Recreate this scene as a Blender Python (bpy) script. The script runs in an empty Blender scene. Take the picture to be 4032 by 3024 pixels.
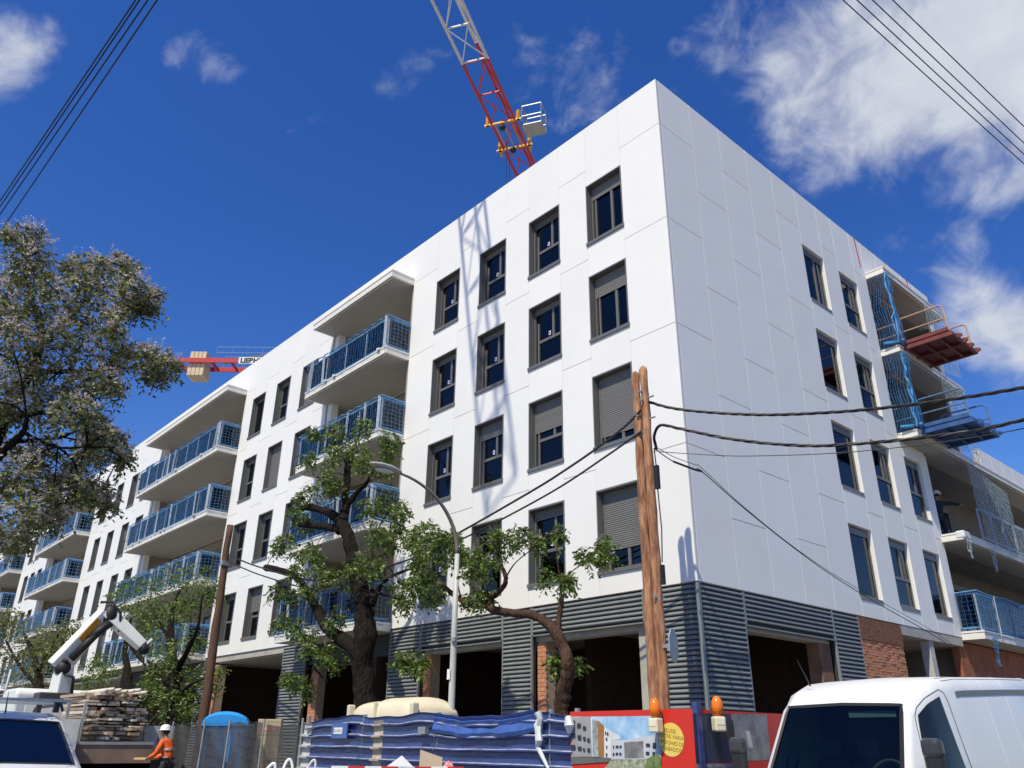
# Street corner: white apartment block under construction
import bpy, bmesh, math, random
# measured layout data (metres, world space)
CLOUDS = [((-0.145, 0.726, 0.673), 0.21, 0.3), ((-0.216, 0.712, 0.668), 0.19, 0.3), ((-0.281, 0.678, 0.68), 0.18, 0.28), ((-0.096, 0.749, 0.656), 0.2, 0.28), ((-0.116, 0.787, 0.606), 0.12, 0.2), ((-0.324, 0.608, 0.725), 0.17, 0.2), ((-0.38, 0.551, 0.743), 0.14, 0.14), ((-0.451, 0.519, 0.727), 0.15, 0.17), ((-0.487, 0.518, 0.703), 0.1, 0.12), ((-0.199, 0.889, 0.412), 0.115, 0.27), ((-0.218, 0.861, 0.46), 0.075, 0.14), ((-0.709, 0.192, 0.678), 0.085, 0.17), ((-0.72, 0.161, 0.675), 0.05, 0.15), ((-0.787, 0.015, 0.617), 0.075, 0.14), ((-0.149, 0.829, 0.538), 0.07, 0.1), ((-0.922, 0.155, 0.354), 0.07, 0.1), ((-0.941, 0.206, 0.27), 0.1, 0.12)]
TREE_C = ([[[-8.07, -2.5, 1.26, 0.302], [-8.23, -2.5, 2.27, 0.274], [-8.45, -2.5, 3.12, 0.267], [-8.5, -2.5, 4.01, 0.279], [-8.61, -2.5, 4.7, 0.251], [-8.87, -2.5, 5.2, 0.214], [-9.37, -2.5, 6.0, 0.188], [-9.69, -2.5, 6.7, 0.175], [-10.18, -2.5, 7.26, 0.163]], [[-10.18, -2.5, 7.26, 0.163], [-10.81, -2.47, 7.6, 0.134], [-11.42, -2.45, 7.84, 0.114], [-12.31, -2.43, 8.13, 0.106], [-12.94, -2.41, 8.25, 0.103]], [[-10.09, -2.5, 7.3, 0.13], [-10.14, -2.45, 7.64, 0.098], [-9.79, -2.4, 8.01, 0.081], [-9.42, -2.34, 8.22, 0.064], [-9.29, -2.29, 8.38, 0.043]], [[-10.12, -2.45, 7.53, 0.12], [-10.34, -2.39, 8.18, 0.111], [-10.48, -2.33, 8.74, 0.112], [-10.57, -2.27, 9.22, 0.102], [-10.67, -2.21, 9.53, 0.097]], [[-10.24, -2.5, 7.01, 0.109], [-10.96, -2.41, 7.26, 0.112], [-12.14, -2.32, 7.54, 0.094], [-13.4, -2.25, 7.84, 0.086], [-13.92, -2.17, 8.1, 0.075]], [[-8.7, -2.5, 3.62, 0.2], [-9.63, -2.47, 4.01, 0.177], [-10.5, -2.45, 4.36, 0.151], [-11.16, -2.43, 4.87, 0.133], [-11.65, -2.4, 5.28, 0.113], [-12.16, -2.38, 5.66, 0.098], [-13.12, -2.36, 6.17, 0.096], [-14.21, -2.34, 6.49, 0.1], [-15.14, -2.33, 6.69, 0.109]], [[-8.28, -2.5, 4.76, 0.109], [-8.06, -2.4, 5.21, 0.049], [-7.66, -2.3, 5.45, 0.034], [-7.01, -2.19, 5.52, 0.024], [-6.37, -2.07, 5.17, 0.019]], [[-8.49, -2.4, 5.16, 0.05], [-7.43, -2.62, 4.87, 0.029], [-6.43, -2.86, 4.65, 0.018]], [[-8.69, -2.5, 5.18, 0.051], [-8.42, -2.51, 5.86, 0.03], [-8.34, -2.52, 6.57, 0.02], [-7.7, -2.53, 7.14, 0.02]], [[-9.33, -2.34, 8.25, 0.043], [-9.05, -2.15, 8.89, 0.027], [-8.86, -1.94, 9.45, 0.022]], [[-10.65, -2.21, 9.44, 0.046], [-10.41, -2.14, 9.86, 0.028], [-10.17, -2.08, 10.29, 0.023]], [[-10.73, -2.27, 9.26, 0.04], [-11.79, -2.12, 10.05, 0.03], [-12.17, -1.96, 10.69, 0.018]], [[-10.5, -2.45, 4.36, 0.049], [-9.57, -2.78, 4.53, 0.026]], [[-11.59, -2.4, 5.22, 0.045], [-12.98, -2.42, 5.6, 0.024], [-13.95, -2.43, 5.76, 0.018]], [[-6.15, -2.5, 2.81, 0.027], [-5.97, -2.76, 3.18, 0.018]], [[-10.13, -2.5, 2.98, 0.042], [-10.93, -2.48, 3.38, 0.027], [-11.62, -2.46, 4.01, 0.022]]],
 [[-11.32, -2.43, 10.4, 0.32], [-8.59, -3.01, 9.6, 0.31], [-7.52, -2.81, 8.98, 0.25], [-7.57, -2.75, 8.7, 0.28], [-11.52, -2.08, 10.11, 0.39], [-10.23, -2.22, 9.56, 0.37], [-10.52, -2.84, 9.31, 0.31], [-13.23, -2.22, 9.95, 0.28], [-11.83, -2.84, 10.31, 0.18], [-8.3, -2.37, 8.49, 0.26], [-8.59, -2.9, 8.55, 0.28], [-10.42, -2.99, 8.57, 0.33], [-12.85, -2.14, 8.71, 0.4], [-10.28, -2.8, 8.25, 0.33], [-12.31, -2.77, 8.35, 0.24], [-14.01, -2.04, 8.29, 0.28], [-13.1, -2.14, 7.74, 0.27], [-8.3, -2.73, 7.33, 0.33], [-8.78, -1.97, 7.67, 0.39], [-7.29, -2.45, 7.03, 0.24], [-7.67, -2.29, 6.79, 0.27], [-7.84, -2.83, 6.48, 0.37], [-8.42, -1.98, 6.47, 0.23], [-14.0, -2.32, 7.4, 0.28], [-14.99, -2.07, 7.36, 0.26], [-13.3, -2.12, 6.9, 0.4], [-11.35, -2.7, 6.52, 0.34], [-11.24, -2.64, 6.09, 0.36], [-11.98, -2.83, 6.06, 0.26], [-8.25, -2.9, 5.78, 0.32], [-7.44, -3.0, 5.51, 0.26], [-9.33, -2.72, 5.61, 0.44], [-9.28, -2.39, 5.46, 0.34], [-9.76, -3.02, 5.59, 0.31], [-14.16, -2.33, 5.8, 0.28], [-12.5, -2.66, 5.51, 0.23], [-11.3, -2.69, 5.36, 0.33], [-7.71, -2.12, 5.06, 0.37], [-6.76, -2.52, 4.68, 0.26], [-6.04, -2.73, 5.0, 0.27], [-6.08, -2.52, 6.23, 0.35], [-6.92, -2.25, 6.23, 0.29], [-4.81, -3.06, 5.79, 0.24], [-5.8, -1.88, 6.16, 0.19], [-5.44, -3.09, 5.47, 0.22], [-6.78, -2.19, 5.58, 0.19], [-6.37, -2.06, 5.13, 0.28], [-4.77, -3.12, 4.55, 0.23], [-5.1, -2.12, 5.52, 0.16], [-9.82, -2.64, 4.57, 0.31], [-13.35, -2.42, 4.82, 0.24], [-11.15, -2.99, 4.37, 0.27], [-10.69, -2.96, 3.95, 0.4], [-9.97, -2.84, 3.68, 0.44], [-10.72, -2.0, 3.59, 0.36], [-11.27, -2.81, 3.06, 0.25], [-11.79, -2.23, 2.91, 0.28], [-13.26, -2.07, 3.23, 0.18], [-7.13, -1.94, 3.34, 0.26], [-6.51, -2.69, 3.26, 0.14], [-5.71, -2.69, 3.13, 0.2]])
TREE_R = ([[[-1.48, -2.5, 1.42, 0.194], [-1.46, -2.5, 2.08, 0.175], [-1.46, -2.5, 2.37, 0.176], [-1.33, -2.5, 2.7, 0.156], [-1.28, -2.5, 2.97, 0.15], [-1.42, -2.5, 3.26, 0.145], [-1.6, -2.5, 3.54, 0.133], [-1.86, -2.5, 3.74, 0.116], [-2.26, -2.5, 3.92, 0.108], [-2.83, -2.5, 4.01, 0.104], [-3.43, -2.5, 4.13, 0.1], [-3.74, -2.5, 4.27, 0.088], [-4.34, -2.5, 4.38, 0.075], [-4.8, -2.5, 4.58, 0.07], [-5.16, -2.5, 4.8, 0.063], [-5.4, -2.5, 4.95, 0.057]], [[-3.58, -2.5, 4.22, 0.083], [-3.54, -2.5, 4.37, 0.076], [-3.24, -2.49, 4.54, 0.072], [-3.1, -2.49, 4.71, 0.065], [-3.19, -2.48, 4.96, 0.055], [-3.29, -2.48, 5.03, 0.035]], [[-3.2, -2.48, 4.96, 0.031], [-3.33, -2.41, 5.23, 0.021], [-3.5, -2.33, 5.61, 0.014], [-3.28, -2.26, 5.73, 0.011]], [[-3.05, -2.49, 4.81, 0.024], [-2.62, -2.65, 4.98, 0.017], [-1.97, -2.82, 5.12, 0.013]], [[-1.55, -2.5, 3.5, 0.095], [-1.58, -2.43, 3.8, 0.077], [-1.61, -2.35, 4.05, 0.071], [-1.63, -2.28, 4.26, 0.061]], [[-1.64, -2.28, 4.25, 0.026], [-1.76, -2.19, 4.58, 0.016], [-1.93, -2.1, 5.03, 0.017], [-2.02, -2.02, 5.58, 0.013]], [[-1.63, -2.28, 4.37, 0.019], [-1.51, -2.17, 4.68, 0.016], [-1.23, -2.05, 4.87, 0.013], [-0.99, -1.94, 5.04, 0.01]], [[-1.72, -2.19, 4.52, 0.013], [-1.75, -2.6, 4.62, 0.01]], [[-4.56, -2.5, 4.46, 0.029], [-5.05, -2.33, 5.13, 0.019], [-5.49, -2.16, 5.97, 0.015]], [[-3.54, -2.5, 4.34, 0.024], [-3.62, -2.66, 4.72, 0.017], [-3.6, -2.82, 5.07, 0.014]], [[-5.28, -2.5, 4.89, 0.03], [-5.69, -2.56, 4.82, 0.019], [-5.97, -2.62, 4.71, 0.012]]],
 [[-3.44, -2.39, 5.73, 0.3], [-3.34, -2.07, 5.73, 0.3], [-2.32, -2.67, 5.49, 0.2], [-3.6, -2.06, 5.6, 0.25], [-3.68, -2.45, 5.62, 0.25], [-1.91, -2.7, 5.3, 0.1], [-3.89, -2.68, 5.3, 0.21], [-3.65, -2.82, 5.05, 0.26], [-3.1, -2.93, 4.92, 0.2], [-3.83, -2.85, 4.96, 0.14], [-4.06, -2.31, 5.31, 0.22], [-5.23, -2.02, 5.64, 0.15], [-4.43, -2.82, 5.4, 0.18], [-4.5, -2.93, 5.75, 0.22], [-5.94, -2.04, 5.6, 0.12], [-5.7, -2.47, 5.02, 0.23], [-5.83, -2.59, 4.77, 0.31], [-3.69, -2.76, 4.36, 0.21], [-3.8, -2.4, 4.43, 0.14], [-4.68, -2.18, 4.47, 0.11], [-0.42, -2.55, 4.92, 0.23], [-0.2, -2.59, 4.79, 0.17], [-0.25, -3.01, 4.73, 0.13], [-0.62, -2.01, 5.13, 0.13], [-1.03, -3.01, 5.25, 0.11], [-1.88, -2.51, 4.65, 0.13], [-1.57, -2.12, 4.51, 0.1], [-0.96, -2.91, 4.36, 0.06], [-1.79, -2.24, 2.96, 0.15], [-1.53, -1.98, 3.0, 0.06], [-1.76, -2.35, 3.04, 0.08], [-6.91, -2.24, 6.3, 0.25], [-5.61, -2.86, 5.76, 0.23]])
TREE_M = ([[[-19.66, -2.6, 1.15, 0.248], [-20.2, -2.6, 2.27, 0.239], [-20.63, -2.6, 3.45, 0.217], [-21.54, -2.6, 4.58, 0.171], [-21.97, -2.6, 5.28, 0.133], [-22.18, -2.6, 6.04, 0.081], [-21.74, -2.6, 6.75, 0.04]], [[-20.65, -2.6, 3.19, 0.166], [-22.64, -2.61, 3.87, 0.135], [-24.6, -2.63, 4.43, 0.1], [-26.5, -2.64, 5.22, 0.067], [-27.49, -2.65, 6.26, 0.038]], [[-20.75, -2.6, 3.72, 0.154], [-19.66, -2.71, 4.44, 0.087], [-18.85, -2.81, 5.1, 0.055], [-18.62, -2.92, 6.13, 0.03]], [[-21.77, -2.6, 4.87, 0.079], [-23.93, -2.46, 5.81, 0.056], [-25.86, -2.33, 6.77, 0.037]], [[-20.37, -2.6, 2.93, 0.076], [-18.76, -2.7, 3.27, 0.048], [-17.26, -2.8, 3.4, 0.023]], [[-25.27, -2.61, 3.07, 0.188], [-25.69, -2.62, 3.67, 0.176], [-26.31, -2.63, 4.41, 0.134], [-26.78, -2.64, 5.06, 0.091], [-26.67, -2.65, 6.18, 0.045]]],
 [[-29.47, -2.15, 8.03, 0.61], [-26.19, -2.26, 7.33, 0.56], [-24.22, -2.11, 7.56, 0.72], [-20.56, -2.65, 7.12, 0.58], [-19.17, -2.61, 6.66, 0.49], [-19.31, -2.33, 6.38, 0.31], [-25.94, -2.62, 6.74, 0.67], [-22.57, -2.81, 6.36, 0.68], [-20.74, -2.7, 6.17, 0.52], [-28.08, -2.91, 7.21, 0.43], [-27.37, -2.71, 6.37, 0.61], [-26.15, -2.12, 6.18, 0.75], [-23.69, -2.12, 5.82, 0.63], [-20.99, -2.46, 5.99, 0.39], [-25.25, -2.6, 5.43, 0.51], [-22.78, -2.77, 4.93, 0.48], [-20.89, -3.03, 4.23, 0.51], [-20.01, -2.85, 4.45, 0.5], [-20.18, -2.28, 4.78, 0.32], [-22.16, -2.2, 3.82, 0.6], [-22.08, -2.75, 3.5, 0.53], [-20.31, -2.27, 3.45, 0.51], [-18.95, -2.27, 3.5, 0.34], [-23.99, -2.4, 3.72, 0.35], [-30.03, -2.46, 4.11, 0.57], [-31.46, -2.38, 3.85, 0.42], [-28.07, -2.72, 4.38, 0.54], [-31.0, -2.42, 4.7, 0.42], [-20.01, -2.84, 2.91, 0.5], [-19.27, -2.62, 2.45, 0.34], [-18.94, -2.28, 2.56, 0.33], [-21.28, -2.39, 2.45, 0.33], [-22.3, -2.81, 3.08, 0.4], [-18.55, -2.06, 3.5, 0.27]])
TREE_F = ([[[-36.67, -2.6, 1.3, 0.244], [-39.05, -2.6, 3.48, 0.236], [-40.52, -2.6, 4.68, 0.183], [-43.19, -2.6, 6.06, 0.128], [-46.08, -2.6, 7.14, 0.067]], [[-40.52, -2.6, 4.68, 0.142], [-39.29, -2.55, 5.79, 0.089], [-38.36, -2.49, 6.52, 0.049]], [[-39.42, -2.6, 3.86, 0.119], [-45.42, -2.57, 5.35, 0.089], [-50.53, -2.55, 7.03, 0.061]]],
 [[-49.97, -2.95, 8.57, 0.72], [-48.15, -2.56, 7.87, 0.7], [-50.39, -2.78, 7.86, 0.73], [-51.88, -2.48, 7.14, 0.99], [-43.69, -2.63, 6.69, 0.86], [-41.74, -2.33, 6.8, 0.63], [-38.62, -2.47, 6.7, 0.59], [-38.09, -2.32, 6.12, 0.58], [-39.79, -2.73, 5.81, 0.8], [-46.05, -2.49, 6.26, 0.67], [-49.19, -2.42, 6.02, 0.95], [-44.49, -2.33, 5.48, 0.87], [-38.37, -2.73, 4.95, 0.78], [-47.43, -2.33, 4.77, 0.92], [-42.91, -2.28, 4.41, 0.85], [-39.25, -2.43, 5.57, 0.6], [-37.04, -2.14, 6.75, 0.38], [-36.83, -2.16, 5.2, 0.47], [-55.95, -2.59, 7.95, 1.18], [-54.96, -2.58, 6.37, 1.16]])
TREE_B = ([[[-2.1, -12.06, 1.5, 0.249], [-2.13, -12.27, 2.52, 0.237], [-2.15, -12.41, 3.47, 0.214], [-2.15, -12.43, 4.24, 0.178], [-2.14, -12.38, 4.86, 0.142], [-2.13, -12.28, 5.31, 0.085], [-2.12, -12.17, 5.48, 0.059], [-2.09, -12.0, 5.58, 0.039], [-2.05, -11.73, 5.67, 0.026], [-2.0, -11.5, 5.65, 0.016]], [[-2.15, -12.43, 4.24, 0.115], [-1.96, -12.3, 4.7, 0.063], [-1.78, -12.15, 5.04, 0.05], [-1.6, -12.09, 5.16, 0.037], [-1.44, -12.11, 5.3, 0.025]], [[-1.77, -12.13, 5.08, 0.035], [-1.96, -11.85, 5.21, 0.029], [-2.13, -11.54, 5.38, 0.02], [-2.32, -11.36, 5.57, 0.013]], [[-2.14, -12.38, 4.86, 0.129], [-2.25, -12.25, 5.74, 0.1], [-2.35, -12.09, 6.29, 0.075], [-2.47, -12.05, 6.7, 0.062], [-2.59, -12.12, 7.2, 0.05], [-2.72, -12.29, 7.54, 0.036], [-2.84, -12.4, 7.94, 0.026], [-2.96, -12.46, 8.49, 0.015]], [[-2.47, -12.04, 6.67, 0.042], [-2.42, -11.9, 7.08, 0.028], [-2.38, -11.66, 7.53, 0.021], [-2.33, -11.54, 7.85, 0.018], [-2.33, -11.59, 8.23, 0.011]], [[-2.35, -12.08, 6.26, 0.048], [-2.36, -11.71, 6.41, 0.034], [-2.35, -11.26, 6.56, 0.028], [-2.36, -10.97, 6.69, 0.021], [-2.36, -10.63, 6.84, 0.014], [-2.35, -10.34, 7.03, 0.011]], [[-2.33, -11.53, 7.82, 0.018], [-2.48, -11.24, 7.94, 0.015], [-2.6, -10.84, 8.07, 0.011]], [[-2.15, -12.43, 4.24, 0.095], [-2.25, -12.07, 4.53, 0.052], [-2.36, -11.7, 4.63, 0.03], [-2.46, -11.37, 4.51, 0.017]], [[-1.6, -12.09, 5.16, 0.025], [-1.32, -11.71, 4.98, 0.018], [-1.04, -11.44, 4.98, 0.015], [-0.75, -11.18, 4.96, 0.009]], [[-2.26, -12.07, 4.56, 0.029], [-2.38, -11.61, 4.83, 0.02], [-2.47, -11.13, 4.89, 0.017], [-2.59, -10.79, 4.8, 0.01]]],
 [[-2.35, -12.58, 8.35, 0.2], [-2.53, -12.42, 8.29, 0.24], [-1.98, -12.59, 7.77, 0.26], [-2.42, -12.31, 7.94, 0.21], [-2.81, -12.59, 7.85, 0.24], [-2.47, -12.37, 7.65, 0.28], [-2.69, -12.6, 7.47, 0.25], [-1.02, -12.31, 6.99, 0.16], [-1.42, -12.9, 7.71, 0.07], [-1.97, -12.04, 7.83, 0.16], [-2.41, -11.8, 8.21, 0.2], [-1.4, -11.76, 7.76, 0.2], [-2.41, -11.36, 8.41, 0.2], [-2.25, -11.2, 8.29, 0.2], [-0.91, -11.4, 7.38, 0.18], [-1.95, -11.54, 7.76, 0.26], [-1.43, -11.91, 7.41, 0.2], [-0.94, -11.44, 7.11, 0.17], [-1.07, -11.19, 7.31, 0.15], [-1.45, -10.95, 7.56, 0.07], [-1.15, -11.05, 7.18, 0.1], [-1.21, -11.23, 7.21, 0.1], [-0.9, -11.49, 6.85, 0.13], [-1.96, -11.69, 7.38, 0.29], [-1.8, -11.96, 7.15, 0.29], [-2.37, -12.11, 7.28, 0.3], [-2.36, -12.41, 7.11, 0.29], [-1.55, -12.65, 6.58, 0.26], [-2.93, -11.27, 7.58, 0.31], [-0.8, -11.48, 6.53, 0.14], [-1.82, -11.74, 6.9, 0.3], [-1.57, -12.06, 6.62, 0.29], [-1.92, -12.29, 6.61, 0.3], [-1.23, -12.57, 6.19, 0.28], [-2.74, -11.17, 7.11, 0.31], [-1.62, -11.13, 6.64, 0.18], [-0.79, -11.11, 6.28, 0.14], [-2.08, -10.62, 6.95, 0.16], [-0.84, -10.77, 6.35, 0.12], [-1.83, -10.36, 6.76, 0.07], [-1.39, -10.6, 6.34, 0.1], [-2.01, -10.64, 6.6, 0.12], [-3.09, -11.31, 7.11, 0.33], [-2.82, -11.68, 6.82, 0.32], [-1.91, -12.11, 6.29, 0.3], [-2.89, -12.26, 6.52, 0.32], [-2.25, -11.04, 6.63, 0.19], [-1.6, -11.12, 6.02, 0.13], [-1.1, -11.42, 5.95, 0.2], [-2.23, -11.44, 6.29, 0.24], [-2.12, -11.3, 6.14, 0.13], [-3.12, -11.4, 6.42, 0.18], [-3.18, -11.63, 6.55, 0.33], [-2.37, -12.06, 6.09, 0.3], [-1.77, -12.36, 5.71, 0.29], [-3.03, -11.75, 6.13, 0.28], [-0.82, -11.8, 5.34, 0.18], [-1.03, -11.52, 5.43, 0.17], [-2.1, -11.16, 5.71, 0.15], [-2.24, -11.22, 5.55, 0.22], [-1.04, -11.27, 5.16, 0.17], [-2.19, -10.83, 5.51, 0.15], [-2.79, -10.57, 5.57, 0.14], [-1.54, -10.84, 5.05, 0.07], [-1.73, -11.07, 5.15, 0.18], [-1.28, -11.38, 5.0, 0.14], [-1.51, -11.69, 5.38, 0.22], [-3.24, -11.8, 5.97, 0.27], [-1.83, -12.23, 5.46, 0.22], [-3.09, -11.06, 5.37, 0.16], [-3.0, -11.15, 5.16, 0.16], [-2.23, -11.37, 4.75, 0.15], [-1.35, -11.32, 4.57, 0.17], [-3.09, -10.77, 4.97, 0.19], [-1.87, -10.92, 4.63, 0.13], [-1.65, -10.89, 4.44, 0.08], [-1.5, -11.31, 4.5, 0.12], [-3.3, -11.9, 5.35, 0.28], [-2.05, -11.86, 5.04, 0.26], [-1.52, -11.78, 4.98, 0.14], [-1.98, -11.71, 4.85, 0.22], [-1.14, -12.06, 4.5, 0.27], [-2.39, -11.97, 4.67, 0.26], [-1.9, -11.73, 4.52, 0.28], [-1.49, -11.59, 4.41, 0.17], [-2.69, -11.26, 4.51, 0.22], [-2.85, -11.47, 4.48, 0.27], [-0.85, -12.05, 4.0, 0.26], [-2.08, -11.44, 4.2, 0.14], [-1.46, -11.75, 3.98, 0.17], [-3.16, -11.66, 4.23, 0.24], [-2.79, -11.79, 4.04, 0.13], [-1.41, -11.85, 3.77, 0.09], [-1.65, -12.96, 7.14, 0.3], [-1.37, -12.89, 6.42, 0.38], [-3.35, -12.51, 6.67, 0.44], [-1.65, -12.59, 5.46, 0.38], [-2.41, -12.33, 5.17, 0.36], [-2.07, -12.25, 4.53, 0.35], [-2.48, -12.08, 4.16, 0.29], [-2.45, -12.99, 6.5, 0.51], [-2.79, -12.75, 5.76, 0.52], [-1.21, -12.66, 4.51, 0.44]])
CAB_A = [[0.56, -1.95, 7.85], [1.08, -1.91, 7.57], [1.8, -1.75, 7.31], [2.78, -1.46, 7.05], [3.78, -1.22, 6.86], [4.68, -1.09, 6.71], [5.71, -0.97, 6.58], [6.74, -0.93, 6.47], [7.82, -0.94, 6.38]]
CAB_B = [[0.64, -1.89, 6.82], [0.75, -2.07, 7.05], [0.98, -2.14, 7.17], [1.39, -2.09, 7.0], [2.1, -1.84, 6.7], [2.8, -1.63, 6.46], [3.62, -1.4, 6.25], [4.47, -1.2, 6.13], [5.29, -1.07, 6.04], [6.01, -1.01, 5.97], [6.65, -1.01, 5.96], [7.71, -0.96, 5.93]]
CAB_C = [[0.67, -1.87, 6.78], [1.82, -1.46, 6.51], [2.6, -1.34, 6.34], [3.76, -1.07, 6.16], [4.85, -0.91, 6.03], [5.88, -0.85, 5.93], [6.61, -0.93, 5.86], [7.69, -0.96, 5.82]]
CAB_D = [[0.72, -2.0, 6.77], [0.75, -1.52, 6.64], [0.75, -0.84, 6.63], [0.74, -0.58, 6.65], [0.7, 0.78, 6.21], [0.65, 2.58, 5.71], [0.6, 4.39, 5.29], [0.5, 6.78, 4.9], [0.4, 9.81, 4.48], [0.35, 11.63, 4.16]]
CAB_E = [[0.49, -2.1, 7.65], [0.05, -2.1, 7.42], [-0.63, -2.2, 7.11], [-1.52, -2.25, 6.83], [-2.46, -2.3, 6.58], [-4.73, -2.4, 6.08], [-6.79, -2.5, 5.68], [-10.51, -2.7, 5.62], [-14.37, -2.9, 6.52], [-16.97, -3.0, 7.34]]
CAB_F = [[0.46, -2.1, 7.2], [-0.43, -2.15, 6.9], [-1.85, -2.2, 6.49], [-3.84, -2.3, 6.07], [-5.6, -2.4, 5.76], [-7.36, -2.5, 5.36], [-10.46, -2.7, 5.36], [-13.95, -2.9, 6.18], [-16.91, -3.0, 7.1]]
CAB_TL = [[[-8.86, -13.51, 8.3], [10.25, -12.46, 8.3]], [[-9.25, -13.48, 8.3], [10.54, -12.43, 8.3]], [[-9.86, -13.47, 8.3], [11.01, -12.34, 8.3]], [[-11.18, -13.32, 8.3], [11.92, -12.32, 8.3]]]
CAB_TR = [[[7.22, -13.8, 8.3], [9.07, 7.82, 8.3]], [[7.36, -13.2, 8.3], [9.04, 6.68, 8.3]], [[7.51, -12.56, 8.3], [9.02, 5.47, 8.3]], [[7.69, -11.73, 8.3], [9.03, 3.89, 8.3]]]
SIGN = {'sky': [[0.77, 1.94], [2.43, 1.93], [2.43, 1.29], [0.75, 1.25]], 'wing_shade': [[0.77, 1.93], [1.18, 1.94], [1.19, 1.41], [0.76, 1.4]], 'wing_lit': [[1.18, 1.92], [1.45, 1.81], [1.56, 1.58], [1.55, 1.4], [1.19, 1.41]], 'orange': [[1.32, 1.89], [1.44, 1.81], [1.42, 1.41], [1.31, 1.41]], 'balc': [[1.21, 1.91], [1.32, 1.87], [1.31, 1.41], [1.2, 1.41]], 'far': [[1.43, 1.8], [1.73, 1.68], [1.73, 1.64], [1.56, 1.63], [1.55, 1.4], [1.43, 1.41]], 'mid': [[1.56, 1.63], [1.79, 1.63], [2.4, 1.7], [2.39, 1.4], [1.55, 1.38]], 'void': [[1.8, 1.6], [2.14, 1.62], [2.14, 1.41], [1.8, 1.4]], 'base': [[0.76, 1.4], [1.55, 1.4], [1.54, 1.35], [0.76, 1.3]], 'garden': [[0.75, 1.32], [1.55, 1.37], [2.16, 1.4], [2.43, 1.47], [2.43, 1.29], [0.75, 1.25]], 'bush': [[2.15, 1.29], [2.19, 1.39], [2.28, 1.44], [2.39, 1.45], [2.43, 1.42], [2.43, 1.29]], 'wins': [[[0.79, 1.89], [0.87, 1.89], [0.87, 1.83], [0.79, 1.83]], [[0.92, 1.85], [0.99, 1.85], [0.98, 1.79], [0.91, 1.79]], [[1.03, 1.81], [1.09, 1.81], [1.09, 1.76], [1.03, 1.76]], [[0.79, 1.72], [0.87, 1.72], [0.87, 1.66], [0.79, 1.66]], [[0.92, 1.69], [0.99, 1.69], [0.99, 1.63], [0.92, 1.63]], [[1.03, 1.67], [1.08, 1.67], [1.08, 1.62], [1.03, 1.62]], [[0.78, 1.56], [0.87, 1.56], [0.87, 1.5], [0.78, 1.49]], [[0.92, 1.54], [0.99, 1.54], [0.99, 1.49], [0.92, 1.49]], [[1.02, 1.52], [1.06, 1.52], [1.06, 1.48], [1.02, 1.48]], [[1.11, 1.65], [1.16, 1.65], [1.16, 1.6], [1.11, 1.6]], [[1.11, 1.52], [1.16, 1.52], [1.16, 1.47], [1.11, 1.47]], [[1.46, 1.74], [1.48, 1.74], [1.48, 1.7], [1.46, 1.7]], [[1.5, 1.73], [1.52, 1.73], [1.52, 1.69], [1.49, 1.69]], [[1.47, 1.66], [1.5, 1.66], [1.49, 1.62], [1.47, 1.62]], [[1.47, 1.56], [1.49, 1.56], [1.49, 1.52], [1.47, 1.52]], [[1.46, 1.46], [1.49, 1.46], [1.48, 1.42], [1.46, 1.42]], [[1.6, 1.56], [1.62, 1.56], [1.62, 1.52], [1.6, 1.52]], [[1.65, 1.56], [1.7, 1.56], [1.7, 1.53], [1.65, 1.53]], [[1.72, 1.56], [1.76, 1.56], [1.75, 1.53], [1.72, 1.53]], [[1.59, 1.46], [1.62, 1.47], [1.62, 1.43], [1.59, 1.43]], [[1.65, 1.47], [1.69, 1.47], [1.69, 1.44], [1.64, 1.44]], [[1.71, 1.47], [1.75, 1.47], [1.75, 1.44], [1.71, 1.44]], [[2.19, 1.59], [2.26, 1.59], [2.26, 1.55], [2.19, 1.55]], [[2.31, 1.6], [2.36, 1.6], [2.36, 1.53], [2.3, 1.53]], [[2.18, 1.49], [2.24, 1.49], [2.24, 1.45], [2.18, 1.45]], [[2.3, 1.49], [2.34, 1.49], [2.34, 1.45], [2.29, 1.45]]], 'red': [[0.77, 2.0], [2.98, 1.99], [2.99, 1.31], [2.43, 1.29], [2.42, 1.93], [0.77, 1.94]], 'redtop': [[0.77, 1.99], [2.97, 1.99], [2.97, 1.93], [0.77, 1.94]], 'redcol': [[2.42, 1.94], [2.97, 1.93], [2.98, 1.31], [2.43, 1.29]], 'circle': [[2.61, 1.64], [0.21, 0.205]], 'r_pic1': [[-4.66, 1.95], [-3.82, 1.97], [-3.78, 1.38], [-4.67, 1.37]], 'r_pic2': [[-3.8, 1.97], [-2.93, 1.98], [-2.94, 1.4], [-3.76, 1.38]], 'r_pic3': [[-4.66, 1.36], [-3.78, 1.36], [-3.78, 1.31], [-4.66, 1.32]], 'r_frame': [[-4.67, 1.98], [-2.9, 2.01], [-2.93, 1.3], [-4.67, 1.32]], 'r_tv': [[-4.08, 1.8], [-3.77, 1.89], [-3.76, 1.6], [-4.09, 1.65]], 'r_dark': [[-4.31, 1.76], [-4.09, 1.8], [-4.09, 1.38], [-4.16, 1.37]], 'r_curt': [[-3.5, 1.76], [-3.4, 1.76], [-3.36, 1.55], [-3.46, 1.55]]}

import numpy as np
from mathutils import Vector, Matrix
random.seed(7); rng = np.random.default_rng(11)
S = bpy.context.scene; COL = S.collection
R_ = math.radians
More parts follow.
